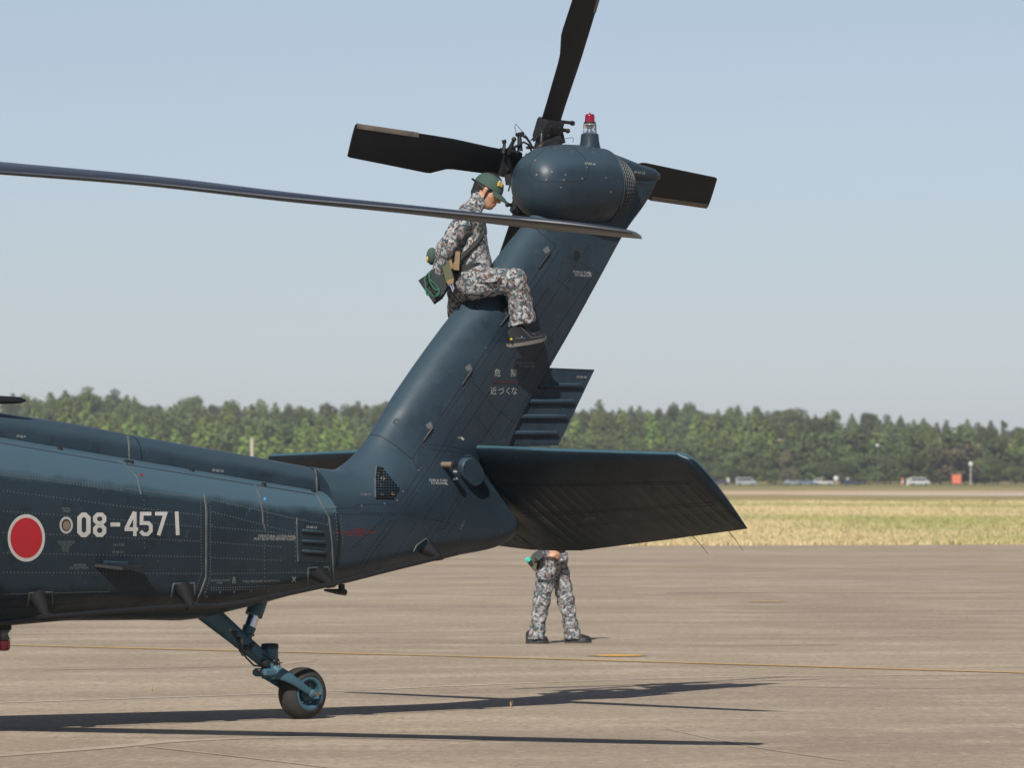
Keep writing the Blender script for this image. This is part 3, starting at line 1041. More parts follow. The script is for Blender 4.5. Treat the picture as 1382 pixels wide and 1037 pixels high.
# ------------------------------------------------------------------ tail wheel and its leg
leg0, leg1 = at(274, 822, 0.0), at(364, 898, 0.0)
MB().tube([leg0, leg0 * 0.45 + leg1 * 0.55, leg1], [0.076, 0.058, 0.050], 20).build('wheel_leg', M['paint_teal'], heli)
lm = leg0 * 0.45 + leg1 * 0.55
MB().tube([lm, lm + (leg1 - leg0) * 0.012], 0.0605, 20).build('leg_band', M['paint_teal'], heli)
kn = at(364, 890, 0.0)
MB().lathe(np.array([kn[0], 0, kn[2] - 0.09]), (0, 0, 1), [(0.055, 0), (0.058, 0.02), (0.058, 0.16), (0.052, 0.165)], 22).build('knuckle', M['paint_teal'], heli)
MB().lathe(np.array([kn[0], 0, kn[2] + 0.07]), (0, 0, 1), [(0.056, 0), (0.061, 0.006), (0.060, 0.026), (0.054, 0.034), (0.030, 0.037)], 22).build('knuckle_cap', M['black'], heli)
so0, so1 = at(349, 812, 0.0), at(333, 858, 0.0)
sd = (so1 - so0)
so_mid = so0 + sd * 0.42
shock = MB().tube([so0 - sd * 0.3, so_mid], 0.060, 18).build('shock_strut', M['paint_teal'], heli)
MB().tube([so_mid, so0 + sd * 0.78], 0.041, 18).build('piston', M['chrome'], shock)
MB().tube([so0 + sd * 0.76, so0 + sd * 0.98], [0.046, 0.040], 18).build('piston_end', M['paint_teal'], shock)
MB().ell(so0 + sd * 1.02, (0.034, 0.05, 0.034)).build('clevis', M['paint_teal'], shock)
# wheel
WR, WW = 0.179, 0.172
wc = np.array([0.0, 0.0, WR - 0.004])
tyre_p = []
for a_ in np.linspace(-1, 1, 29):
    y = WW / 2 * a_
    r = WR - 0.055 * abs(a_)**3.2 - (0.003 if abs(abs(a_) - 0.38) < 0.04 else 0) - (0.003 if abs(a_) < 0.04 else 0)
    tyre_p.append((r, y))
tyre_p = [(0.105, -WW / 2 + 0.012), (0.112, -WW / 2 + 0.003)] + tyre_p + [(0.112, WW / 2 - 0.003), (0.105, WW / 2 - 0.012)]
tw_ = MB().lathe(wc, (0, 1, 0), tyre_p, 48, caps=False).build('tail_wheel', M['rubber'], heli, smooth=30)
MB().lathe(wc, (0, 1, 0), [(0.0, -0.05), (0.09, -0.05), (0.104, -0.066), (0.110, -0.080), (0.106, -0.07), (0.106, 0.07), (0.116, 0.078), (0.114, 0.086), (0.100, 0.088), (0.090, 0.080), (0.084, 0.040), (0.055, 0.030), (0.05, 0.055), (0.0, 0.055)], 36, caps=False).build('rim', M['paint_teal'], tw_, smooth=30)
rb = MB()
for k in range(6):
    w = k * math.pi / 3
    rb.lathe(wc + np.array([0.069 * math.cos(w), 0.033, 0.069 * math.sin(w)]), (0, 1, 0), [(0.008, 0), (0.008, 0.012), (0.004, 0.014)], 8)
rb.build('wheel_bolt', M['steel'], tw_, kind='stuff')
# fork
fk = MB()
yo = WW / 2 + 0.022
steer = at(366, 908, 0.0)
for s in (1, -1):
    path = [np.array([kn[0] + 0.02, s * 0.045, steer[2] + 0.005]), np.array([kn[0] - 0.03, s * 0.085, steer[2] - 0.008]), np.array([kn[0] - 0.12, s * yo, steer[2] - 0.055]), np.array([0.0, s * yo, wc[2]])]
    pq = cubic([0, 1, 2, 3], np.array(path), np.linspace(0, 3, 14))
    rg = []
    for i, q in enumerate(pq):
        t = i / 13
        d = pq[min(i + 1, 13)] - pq[max(i - 1, 0)]
        d /= np.linalg.norm(d)
        side = np.cross(d, [0, 1.0, 0]); side /= np.linalg.norm(side)
        hw = 0.052 * (1 - t) + 0.022 * t
        rg.append([q + side * hw * math.cos(w) + np.array([0, 1.0, 0]) * 0.014 * math.sin(w) for w in np.linspace(0, 2 * math.pi, 12, endpoint=False)])
    fk.loft(rg)
fk.box((kn[0] + 0.015, 0, steer[2] + 0.0), (0.085, 0.075, 0.028), bev=0.014)
fk.build('wheel_fork', M['paint_teal'], heli, smooth=35)
MB().lathe(np.array([0, yo - 0.02, wc[2]]), (0, 1, 0), [(0.03, 0), (0.032, 0.03), (0.02, 0.045), (0.02, 0.055), (0.012, 0.056)], 14).build('axle_nut', M['paint_teal'], heli)
MB().lathe(np.array([0, yo + 0.034, wc[2]]), (0, 1, 0), [(0.012, 0), (0.013, 0.012), (0.006, 0.013)], 10).build('axle_end', M['bronze'], heli)
MB().tube([at(435, 937, 0.07), at(427, 938, 0.12)], 0.007, 8).build('valve_stem', M['peg'], heli)
# clamps, hoses and small boxes on the leg
bx = MB()
pc = at(346, 879, 0.06)
d_ = (leg1 - leg0) / np.linalg.norm(leg1 - leg0)
bx.box(pc, (0.05, 0.012, 0.032), (d_, (0, 1, 0), np.cross(d_, (0, 1, 0))), bev=0.006)
bx.build('clamp_plate', M['paint_teal'], heli)
ck = MB()
for px, py, r in ((339.5, 871, .017), (332, 875, .020), (357, 895, .027), (316, 855, .017), (321, 863, .013), (369, 893, .016), (349, 906, .016)):
    ck.lathe(at(px, py, 0.05), (0.1, 1, 0), [(r, 0), (r, 0.02), (r * 0.6, 0.026)], 9)
ck.build('leg_bolt', M['black'], heli, kind='stuff')
rods('brake_hose', [([(299, 834, .03), (305, 842, .05), (311, 850, .06), (319, 861, .07), (325, 876, .07), (332, 888, .07), (343, 899, .06), (354, 900, .05)], 0.0065),
                    ([(326, 868, .07), (323, 878, .07), (328, 886, .07)], 0.0055), ([(352, 881, .06), (366, 891, .06), (376, 897, .05)], 0.005), ([(376, 890, .05), (378, 901, .05)], 0.004), ([(373, 897, .05), (381, 895, .05)], 0.004)], M['black'], heli)
rods('grease_nipple', [([(325.5, 863, .075), (327, 870, .075)], 0.009), ([(309.5, 848, .06), (312, 852, .06)], 0.008), ([(341, 856, .05), (343, 859, .05)], 0.006)], M['peg'], heli)

# ------------------------------------------------------------------ antennas and fittings under and beside the boom
rod_px = [(-90, 851), (0, 841), (49, 835), (80, 832), (160, 825), (243, 819), (299, 817.5), (351, 809), (409, 797), (461, 785.5), (530, 768), (575, 757), (616, 747)]
rod = [at(x, y, half_w(at(x, y, .4)[0]) * 0.86 + 0.06) for x, y in rod_px]
MB().tube(cubic(np.arange(len(rod)), np.array(rod), np.linspace(0, len(rod) - 1, 60)), 0.0175, 10).build('rod_antenna', M['black'], heli)
for x, y, hx, hy in ((62, 833, 50, 806), (257, 818.5, 246, 795), (446, 789, 429, 774), (592, 752, 578, 741)):
    p_ = half_w(at(x, y, .4)[0])
    a, b = at(hx, hy, p_ * 0.90), at(x, y, p_ * 0.86 + 0.06)
    MB().tube([a + (a - b) * 0.25, a, b], [0.062, 0.056, 0.030], 14).build('rod_bracket', M['black'], heli)
    d = (at(x + 8, y - 1.5, p_) - at(x - 8, y + 1, p_)); d /= np.linalg.norm(d)
    MB().tube([b - d * 0.03, b + d * 0.03], 0.026, 12).build('rod_clamp', M['black'], heli)
# blade antenna standing out from the side
p_ = half_w(at(150, 764, .5)[0])
bl0 = [at(128, 763.5, p_ - 0.02), at(190, 764.5, p_ - 0.02), at(206, 766, p_ + 0.085), at(165, 766.5, p_ + 0.085)]
an = MB()
th = np.array([0, 0, 0.010])
top_ = [bl0[0] + th, bl0[1] + th, bl0[2] + th * 0.3, bl0[3] + th * 0.3]
an.prism([q - th * 2 for q in top_], th * 2)
an.build('blade_antenna', M['black'], heli, smooth=0)
q0, q1 = at(141, 760, p_ - 0.01), at(171, 761, p_ - 0.01)
MB().box((q0 + q1) / 2, (np.linalg.norm(q1 - q0) / 2, 0.02, 0.012), ((q1 - q0) / np.linalg.norm(q1 - q0), (0, 1, 0), (0, 0, 1)), bev=0.004).build('antenna_base', M['paint'], heli)
# horn-shaped antenna over the spine at the left
aa = [at(x, y, 0.19) for x, y in ((-70, 575), (-58, 548), (-40, 540), (0, 540), (26, 540.5), (34, 541))]
MB().tube(aa, [0.03, 0.032, 0.03, 0.028, 0.022, 0.008], 12).build('bent_antenna', M['black'], heli)
# lower beacon
lb = at(5, 846, 0.0)
lbk = MB().lathe(lb, (0, 0, -1), [(0.05, -0.05), (0.052, 0.02), (0.03, 0.025), (0.018, 0.05), (0.03, 0.09), (0.045, 0.094)], 22).build('lower_beacon', M['black'], heli)
MB().lathe(lb, (0, 0, -1), [(0.046, 0.02), (0.047, 0.026), (0.046, 0.088)], 22).build('clear_lens', M['clear'], lbk)
MB().lathe(lb, (0, 0, -1), [(0.043, 0.094), (0.043, 0.14), (0.034, 0.158), (0.006, 0.163)], 22).build('red_lens', M['redlens'], lbk)
# hook under the joint
MB().tube([at(461, 789, 0.1), at(461, 800, 0.1)], [0.022, 0.026], 10).tube([at(466, 800, 0.1), at(455, 799, 0.1), at(438, 797, 0.1)], [0.022, 0.019, 0.008], 10).build('tow_hook', M['black'], heli)

# ------------------------------------------------------------------ surface detail: found by looking along sight lines onto the built hull
def bvh(objs):
    vs, fs = [], []
    for o in objs:
        k = len(vs)
        vs += [v.co.copy() for v in o.data.vertices]
        fs += [[i + k for i in p.vertices] for p in o.data.polygons]
    return BVHTree.FromPolygons(vs, fs)


HULL = bvh([boom, tail, cover_a, cover_b, egg, topf])
STAB = bvh([stab])
CL = Vector(CAM_L)


def hit(px, py, tree=None):
    d = Vector(ray_l(px, py)).normalized()
    loc, nor, idx, dist = (tree or HULL).ray_cast(CL, d)
    if loc is None:
        return None
    if nor.dot(d) > 0:
        nor = -nor
    return loc, nor


def decal(name, pxs, faces, m, off=0.002, parent=None, tree=None):
    """flat print laid on the skin"""
    vs, ok = [], []
    for x, y in pxs:
        h = hit(x, y, tree)
        ok.append(h is not None)
        vs.append(h[0] + h[1] * off if h else Vector((0, 0, 0)))
    fs = [f for f in faces if all(ok[i] for i in f)]
    me = bpy.data.meshes.new(name)
    me.from_pydata([tuple(v) for v in vs], [], fs)
    me.materials.append(m)
    return link(name, me, parent or heli)


def path_hits(pix, tree=None, step=1.0):
    out = []
    for (x0, y0), (x1, y1) in zip(pix[:-1], pix[1:]):
        n = max(2, int(math.hypot(x1 - x0, y1 - y0) / step))
        for i in range(n + (1 if (x1, y1) == tuple(pix[-1]) else 0)):
            h = hit(x0 + (x1 - x0) * i / n, y0 + (y1 - y0) * i / n, tree)
            if h:
                out.append(h)
    return out


def strip_mesh(mb, pix, width, height, tree=None, step=2.0):
    hs = path_hits(pix, tree, step)
    rings = []
    for i, (p, nn) in enumerate(hs):
        t = (hs[min(i + 1, len(hs) - 1)][0] - hs[max(i - 1, 0)][0])
        if t.length < 1e-6 or t.length > 0.25:
            continue
        s = nn.cross(t.normalized())
        w = width / 2
        rings.append([p + s * w - nn * 0.002, p + s * w * 0.7 + nn * height, p - s * w * 0.7 + nn * height, p - s * w - nn * 0.002])
    if len(rings) > 1:
        mb.loft([[np.array(q) for q in r] for r in rings])


SEAMS = [   # sealed skin joints, raised
    ([(172, 588), (174, 600), (174.5, 627)], .016), ([(160, 622), (175, 632), (186, 646), (190, 668)], .012), ([(276, 668), (278.5, 690), (278, 780), (271, 800), (262, 818)], .018),
    ([(344, 655), (350, 668), (354, 690), (355, 706), (358, 716)], .012), ([(424.5, 634), (427, 640), (427.5, 668), (437, 686), (444, 699), (448, 733), (450.5, 785)], .014),
    ([(400.5, 699), (401, 730), (402, 758)], .012)]
mb = MB()
for pix, w in SEAMS:
    strip_mesh(mb, pix, w, 0.004)
mb.build('sealed_joint', M['seal'], heli, smooth=0, kind='stuff')
GAPS = [   # dark gaps between covers
    ([(0, 598), (175, 628), (345, 655), (425, 668)], .012), ([(556, 620), (651, 480), (690, 420), (749, 333), (748, 326)], .007), ([(497, 586), (514, 589), (536, 603), (556, 620)], .008),
    ([(720, 306), (735, 319), (749, 331)], .008), ([(402, 759), (445, 761)], .005), ([(481, 681.5), (481, 685), (440, 688)], .004), ([(481, 682), (507, 681), (534, 681), (546, 668), (566, 636), (557, 622)], .005),
    ([(715, 234), (714, 226), (720, 214), (736, 200), (752, 194), (772, 197), (788, 212), (795, 226), (792, 240), (784, 245), (728, 245), (719, 241), (715, 234)], .005),
    ([(848, 244), (880, 250)], .006), ([(0, 812), (60, 806), (160, 800)], .006)]
mb = MB()
for pix, w in GAPS:
    strip_mesh(mb, pix, w, 0.0012)
mb.build('panel_gap', M['gap'], heli, smooth=0, kind='stuff')

RIV = [   # rivet rows, photo pixels: (polyline, spacing in metres)
    ([(5, 614), (163, 635)], .030), ([(0, 637), (163, 659), (271, 672)], .021), ([(0, 640.5), (163, 662)], .021), ([(282, 674), (345, 688), (400, 701), (444, 709)], .021), ([(0, 662), (160, 683), (272, 696)], .026), ([(282, 690), (395, 719)], .026),
    ([(0, 690), (100, 697), (272, 712)], .026), ([(282, 711), (400, 722)], .026), ([(0, 719), (272, 731)], .026), ([(282, 732), (380, 739)], .026), ([(0, 747), (272, 752)], .026), ([(282, 753), (380, 757)], .026), ([(0, 773), (272, 775)], .026), ([(282, 775), (442, 773)], .024),
    ([(0, 803), (150, 799)], .018), ([(282, 794), (340, 793), (415, 788)], .018), ([(282, 797), (340, 796), (410, 791)], .018), ([(194, 669), (195, 745)], .030), ([(271, 676), (272, 775), (258, 812)], .019), ([(284, 680), (284, 776), (276, 806)], .019), ([(280, 660), (420, 678)], .028), ([(190, 643), (275, 658)], .028),
    ([(357, 718), (357, 796)], .028), ([(350, 660), (361, 690), (361, 712)], .022), ([(453, 692), (456, 735), (457, 785)], .021), ([(460, 692), (463, 735)], .021), ([(398, 700), (399, 760)], .030), ([(404, 764), (444, 766)], .028), ([(0, 822), (60, 818), (120, 814)], .03),
    # tail skin
    ([(484, 692), (537, 693), (560, 697)], .021), ([(448, 694), (535, 696)], .021), ([(530, 700), (500, 740), (480, 772)], .022), ([(536, 702), (506, 742), (487, 772)], .022), ([(525, 695), (470, 745)], .030), ([(563, 704), (530, 755)], .030),
    ([(546, 690), (580, 640), (610, 596)], .020), ([(541, 688), (575, 638), (604, 594)], .020), ([(600, 660), (570, 705)], .030), ([(622, 664), (592, 712), (575, 740)], .022), ([(627, 666), (598, 714)], .022), ([(545, 690), (575, 700), (606, 706), (600, 714)], .022), ([(575, 600), (600, 602), (625, 606)], .019), ([(580, 606), (625, 612)], .019), ([(572, 686), (600, 648)], .026),
    ([(563, 616), (655, 486), (755, 338)], .024), ([(600, 596), (668, 492), (742, 386)], .024), ([(620, 590), (700, 470), (795, 330)], .026), ([(648, 598), (720, 490), (800, 372)], .024), ([(675, 594), (735, 500), (830, 345)], .019), ([(680, 594), (739, 500), (834, 345)], .019), ([(640, 560), (665, 590)], .03), ([(655, 540), (700, 575)], .03),
    ([(635, 512), (665, 545)], .026), ([(700, 420), (745, 460)], .026), ([(765, 345), (815, 372)], .028), ([(760, 350), (752, 378), (770, 392)], .024), ([(778, 352), (768, 380)], .024), ([(848, 246), (876, 252)], .02), ([(880, 252), (850, 310)], .024), ([(873, 254), (845, 300)], .024), ([(600, 690), (560, 745)], .03), ([(620, 700), (590, 738)], .03),
    ([(757, 499.5), (800, 501.5)], .02), ([(777, 501), (738, 600)], .03), ([(750, 502), (722, 550), (698, 600)], .024), ([(690, 600.5), (752, 599)], .022)]
mb = MB()


def rivet_row(mb, pix, sp, tree=None, r=0.0058, h=0.0035):
    hs = path_hits(pix, tree, 0.8)
    acc = 0.0
    last = None
    for p, nn in hs:
        if last is not None:
            acc += (p - last).length
        last = p
        if acc >= sp:
            acc = 0.0
            a = nn.orthogonal().normalized()
            b = nn.cross(a)
            ring = [p + (a * math.cos(w) + b * math.sin(w)) * r for w in (0, 1.2566, 2.5133, 3.7699, 5.0265)]
            mb.add(ring + [p + nn * h], [(0, 1, 5), (1, 2, 5), (2, 3, 5), (3, 4, 5), (4, 0, 5)])


for pix, sp in RIV[27:]:
    rivet_row(mb, pix, sp)
mbl = MB()
for pix, sp in RIV[:27]:
    rivet_row(mbl, pix, sp)
mbl.build('rivet', M['rivet_light'], heli, smooth=0, kind='stuff')
FINB = bvh([o for o in heli.children if o.name.startswith('fin_plate')])
for pix, sp in RIV[-4:]:
    rivet_row(mb, pix, sp, FINB)
for pix, sp in (([(668, 654), (800, 653), (933, 650)], .016), ([(670, 657), (933, 653.5)], .016), ([(705, 694), (830, 688), (966, 678)], .016), ([(707, 698), (966, 682)], .016), ([(644, 607), (668, 655), (700, 720)], .02), ([(912, 616), (930, 645), (985, 705)], .022), ([(760, 712), (880, 702), (985, 690)], .03)):
    rivet_row(mb, pix, sp, STAB)
mb.build('rivet', M['rivet'], heli, smooth=0, kind='stuff')
mb = MB()
for x, y in ((565, 635), (544, 664), (519, 680), (488, 683), (453, 685), (446, 686), (536, 676), (279, 806), (297, 800), (316, 799.5), (339, 798.5), (362, 798), (388, 797.5), (277, 800), (724, 236), (737, 243), (761, 243), (786, 241), (722, 216), (792, 226), (757, 253), (750, 200), (757, 198), (772, 205), (818, 240), (824, 259), (800, 205), (763, 236), (745, 232)):
    h_ = hit(x, y)
    if h_:
        mb.lathe(np.array(h_[0]), np.array(h_[1]), [(0.0075, 0), (0.0075, 0.002), (0.004, 0.0032)], 8)
mb.build('fastener', M['fast'], heli, kind='stuff')

# hinges on the leading-edge cover, latches on the spine
for (x0, y0), (x1, y1) in (((623, 520), (636, 500)), ((571, 596), (583, 578)), ((727, 362), (741, 341)), ((675, 440), (688, 422))):
    mb = MB()
    a, b = hit(x0, y0), hit(x1, y1)
    mb.tube([np.array(a[0] + a[1] * 0.004), np.array(b[0] + b[1] * 0.004)], 0.0075, 8)
    mb.tube([np.array((a[0] + b[0]) / 2 + a[1] * 0.005), np.array(b[0] + b[1] * 0.006)], 0.009, 8)
    mb.build('hinge', M['black'], heli)
    decal('hinge_plate', [(x1 - 9, y1 - 4), (x1 - 2, y1 - 9), (x1 + 1, y1 - 2), (x1 - 5, y1 + 2)], [(0, 1, 2, 3)], M['fast'], 0.003)
for x, y in ((81, 608), (259, 637), (356, 656), (171, 625), (177, 626), (423, 665)):
    h_ = hit(x, y - 1)
    MB().box(np.array(h_[0]), (0.016, 0.014, 0.016), bev=0.005).build('latch', M['black'], heli)
# louvres
for x0, y0, x1, y1 in ((406, 717, 438, 719.5), (406, 731, 440, 733), (406, 744.5, 441, 747)):
    a, b = hit(x0 + 3, y0), hit(x1 - 3, y1)
    A, B = np.array(a[0]), np.array(b[0])
    d = (B - A) / np.linalg.norm(B - A)
    MB().tube([A - d * 0.014, A, B, B + d * 0.014], [0.004, 0.013, 0.013, 0.004], 12).build('louvre', M['paint'], heli)
    decal('louvre_slot', [(x0 + 1, y0 + 1.2), (x1 - 1, y1 + 1.2), (x1 - 2, y1 + 4.6), (x0 + 2, y0 + 4.6)], [(0, 1, 2, 3)], M['gap'], 0.004)
# pressed frames round the rod brackets
mb = MB()
for f in ([(37, 818), (40, 801), (70, 800), (71, 816)], [(231, 806), (234, 788.5), (262, 787.5), (263, 802)], [(415, 789), (416, 767), (443, 766), (446, 778)], [(558, 745), (562, 737), (575, 727), (580, 735)], [(508, 629), (506, 645), (506.5, 672)]):
    strip_mesh(mb, f, 0.012, 0.005)
mb.build('bracket_frame', M['seal'], heli, smooth=0, kind='stuff')

# triangular vent with wire mesh
vp = [(506.5, 629.5), (516, 631), (540, 660.5), (531, 674.4), (507, 674.4)]
vent = decal('vent', vp, [(0, 1, 2, 3, 4)], M['gap'], 0.003)


def inside(x, y, poly):
    c = False
    for i in range(len(poly)):
        (x0, y0), (x1, y1) = poly[i], poly[i - 1]
        if (y0 > y) != (y1 > y) and x < (x1 - x0) * (y - y0) / (y1 - y0) + x0:
            c = not c
    return c


mb = MB()
for fx in np.arange(505, 541, 3.6):
    run = [(fx, y) for y in np.arange(628, 676, 1.0) if inside(fx, y, vp)]
    if len(run) > 3:
        strip_mesh(mb, [run[0], run[-1]], 0.0045, 0.007, step=4)
for fy in np.arange(630, 675, 3.6):
    run = [(x, fy) for x in np.arange(505, 541, 1.0) if inside(x, fy, vp)]
    if len(run) > 3:
        strip_mesh(mb, [run[0], run[-1]], 0.0045, 0.007, step=4)
mb.build('vent_mesh', M['rivet'], vent, smooth=0)
for x, y, r, m_ in ((516.5, 646.5, .016, 'peg'), (514, 655, .012, 'steel'), (530, 667, .013, 'peg'), (516, 668, .012, 'steel')):
    h_ = hit(x, y)
    MB().lathe(np.array(h_[0] - h_[1] * 0.004), np.array(h_[1]), [(r, 0), (r, 0.008), (r * 0.55, 0.0085), (r * 0.5, 0.003)], 12).build('valve', M[m_], vent)

# square recess plates
for cx, cy in ((643.5, 414), (534.5, 570)):
    decal('recess_plate', [(cx - 4.5, cy + 1), (cx - 1, cy - 4.5), (cx + 5, cy - 2.5), (cx + 1.5, cy + 4)], [(0, 1, 2, 3)], M['gap'], 0.0015)
    decal('recess_centre', [(cx - 2.6, cy + 0.4), (cx - 0.6, cy - 2.8), (cx + 4.0, cy - 1.4), (cx + 1.4, cy + 3.2)], [(0, 1, 2, 3)], M['paint'], 0.003)
h_ = hit(778, 344)
MB().lathe(np.array(h_[0]), np.array(h_[1]), [(0.032, 0), (0.032, 0.003), (0.022, 0.004)], 18).build('filler_cap', M['gap'], heli)
h_ = hit(338.5, 690)
MB().lathe(np.array(h_[0]), np.array(h_[1]), [(0.018, 0), (0.016, 0.003), (0.0, 0.003)], 16, caps=False).build('filler_cap', M['paint'], heli)

# ------------------------------------------------------------------ roundel and numbers
def ellipse_decal(name, cx, cy, rx0, ry0, rx1, ry1, m, off):
    n, k = 56, 6
    pts, fs = [], []
    for j in range(k):
        t = j / (k - 1)
        rx, ry = rx0 + (rx1 - rx0) * t, ry0 + (ry1 - ry0) * t
        pts += [(cx + rx * math.cos(6.28318 * i / n), cy + ry * math.sin(6.28318 * i / n)) for i in range(n)]
    for j in range(k - 1):
        fs += [(j * n + i, j * n + (i + 1) % n, (j + 1) * n + (i + 1) % n, (j + 1) * n + i) for i in range(n)]
    if rx0 == 0:
        pass
    return decal(name, pts, fs, m, off)


ellipse_decal('roundel', 35.2, 726.5, 0, 0, 21.6, 27.3, M['red'], 0.0025)
ellipse_decal('roundel_rim', 35.2, 726.5, 21.6, 27.3, 25.2, 32.0, M['white'], 0.0025)
ellipse_decal('static_port_rim', 89, 709.2, 6.2, 8.2, 9.0, 11.6, M['grey_ring'], 0.0025)
ellipse_decal('static_port_ring', 89, 709.2, 4.8, 6.2, 6.2, 8.2, M['gap'], 0.0024)
ellipse_decal('static_port', 89.3, 709.5, 0, 0, 4.8, 6.2, M['peg'], 0.0026)
ellipse_decal('red_dot', 190.5, 641.5, 0, 0, 1.9, 2.0, M['redtext'], 0.0025)
ellipse_decal('blue_dot', 357, 674, 0, 0, 1.8, 2.2, M['bluedot'], 0.0025)


def strokes(name, polys, m, off=0.0025, sub=3.0, parent=None):
    """block lettering: each item (points, width_x, width_y, closed) drawn with mitred joins in photo pixels"""
    pts, fs = [], []
    for poly, w, closed in polys:
        P = [np.array(q, float) for q in poly]
        n = len(P)
        L = []
        for i in range(n):
            a = P[i - 1] if (closed or i > 0) else None
            b = P[(i + 1) % n] if (closed or i < n - 1) else None
            d1 = (P[i] - a) / np.linalg.norm(P[i] - a) if a is not None else None
            d2 = (b - P[i]) / np.linalg.norm(b - P[i]) if b is not None else None
            if d1 is None: d1 = d2
            if d2 is None: d2 = d1
            n1, n2 = np.array([-d1[1], d1[0]]), np.array([-d2[1], d2[0]])
            mt = (n1 + n2) / max(0.35, 1 + np.dot(n1, n2))
            L.append((P[i] + mt * w / 2, P[i] - mt * w / 2))
        segs = [(i, (i + 1) % n) for i in range(n if closed else n - 1)]
        for i, j in segs:
            k = max(1, int(np.linalg.norm(P[j] - P[i]) / sub))
            o = len(pts)
            for t in range(k + 1):
                u = t / k
                pts += [tuple(L[i][0] * (1 - u) + L[j][0] * u), tuple(L[i][1] * (1 - u) + L[j][1] * u)]
            fs += [(o + 2 * t, o + 2 * t + 1, o + 2 * t + 3, o + 2 * t + 2) for t in range(k)]
    return decal(name, pts, fs, m, off, parent)


def octo(x0, y0, x1, y1, c):
    return [(x0 + c, y0), (x1 - c, y0), (x1, y0 + c), (x1, y1 - c), (x1 - c, y1), (x0 + c, y1), (x0, y1 - c), (x0, y0 + c)]


W_ = 6.0
DIG = [[(octo(106.9, 695.2, 119.0, 722.5, 4.2), W_, True)],
       [(octo(128, 695, 140.4, 706.6, 3.4), W_ - 0.6, True), (octo(128, 709.9, 140.4, 722.4, 3.6), W_ - 0.6, True), ([(130.5, 708.2), (138, 708.2)], 2.0, False)],
       [([(148.8, 708.3), (161.8, 708.3)], 5.4, False)],
       [([(181.5, 691.3), (170.5, 712.8), (170.5, 714.6), (186, 714.6)], 5.2, False), ([(181.7, 691.3), (181.7, 724)], 4.6, False)],
       [([(204, 693.8), (191, 693.8), (190.6, 706.4), (200, 706.4), (203.2, 710), (203.2, 717), (199, 721.4), (193.4, 721.4), (189.4, 717.4)], 5.0, False)],
       [([(209, 693.8), (222.8, 693.8), (213.6, 723)], 5.0, False)],
       [([(238, 690.8), (239.6, 722.7)], 5.0, False)]]
for i, d in enumerate(DIG):
    strokes('numeral', d, M['white'])


def text_decal(body, x, y, size, ang=0.0, m='stencil', stretch=0.85, shear=(0, 0), tree=None):
    """a stencilled line: left end at pixel (x, y), cap height in pixels"""
    cu = bpy.data.curves.new('lettering', 'FONT')
    cu.body = body
    cu.size = 1.0
    cu.resolution_u = 2
    to = bpy.data.objects.new('lettering', cu)
    COL.objects.link(to)
    dg = bpy.context.evaluated_depsgraph_get()
    dg.update()
    me = to.evaluated_get(dg).to_mesh()
    vs = [(v.co.x, v.co.y) for v in me.vertices]
    fs = [tuple(p.vertices) for p in me.polygons]
    to.to_mesh_clear() if False else None
    bpy.data.objects.remove(to)
    k = size / 0.70
    c, s = math.cos(R(ang)), math.sin(R(ang))
    px = [(x + (vx * k * stretch) * c - (-vy * k) * s, y + (vx * k * stretch) * s + (-vy * k) * c) for vx, vy in vs]
    return decal('lettering', px, fs, M[m], 0.0028, None, tree)


TEXTS = [('57-02-9', 22, 590.5, 3.2, 4), ('07-02-10', 286, 636.5, 3.4, 6), ('STATIC', 82.5, 688.2, 3.2, 3, 'faint'), ('PORT', 85, 692, 3.2, 3, 'faint'), ('NO STEP', 152.5, 737.5, 3.2, 0, 'faint'), ('07-08-10', 151, 747, 3.2, 0, 'faint'),
         ('ANTENNA', 99, 764.5, 3.0, 0, 'faint'), ('DO NOT PAINT', 93.5, 768.3, 3.0, 0, 'faint'), ('STRUCTURAL ACCESS PANEL', 348, 725.3, 3.2, 1, 'stencil'), ('MUST BE FITTED BEFORE FLIGHT', 342, 729.3, 3.2, 0.5, 'stencil'),
         ('57-08-10', 413, 713.5, 3.2, 2), ('JACKING POINT', 284, 785.2, 3.0, 0, 'faint'), ('HERE', 292, 788.6, 2.8, 0, 'faint'), ('TYRE PRESSURE 95/100 P.S.I.G.', 327, 787, 3.2, -1.5, 'faint'), ('17-08-17', 486, 669.5, 3.2, 0, 'faint'),
         ('DANGER', 477, 716.5, 3.0, 0, 'redtext'), ('KEEP AWAY FROM TAIL ROTOR', 452, 720.5, 3.2, 0, 'redtext'), ('AT ALL TIMES', 467, 724.3, 3.0, 0, 'redtext'),
         ('PUSH & TURN', 579, 650, 3.2, 1), ('TO RELEASE', 581, 654, 3.2, 1), ('PUSH & TURN', 773, 368.3, 3.2, 4), ('TO RELEASE', 775, 372.5, 3.2, 4), ('07-07-19', 789, 222, 3.2, 7, 'stencil'), ('07-07-15', 855, 233.5, 3.4, 7, 'stencil'),
         ('37-07-13', 622, 716, 3.0, -64, 'faint'), ('LIFT', 617, 592, 2.8, 10, 'stencil'), ('PUSH & TURN', 697, 491.5, 3.2, 1, 'faint'), ('TO RELEASE', 700, 495.5, 3.2, 1, 'faint')]
for t in TEXTS:
    text_decal(t[0], t[1], t[2], t[3], t[4], t[5] if len(t) > 5 else 'stencil')
text_decal('07-07-18', 778, 510.5, 3.0, 1, 'stencil', tree=FINB)
text_decal('NO STEP', 790, 702, 3.0, -4, 'faint', tree=STAB)
for i, ln in enumerate(('DO NOT PLUG OR DEFORM', 'HOLES AND SURROUND', 'MUST BE SMOOTH', 'AND CLEAN', 'KEEP CLEAR', 'NO PAINT', 'THIS AREA')):
    text_decal(ln, 88.5 - len(ln) * 0.58, 731.5 + i * 2.25, 1.6, 1, 'faint', 0.85)
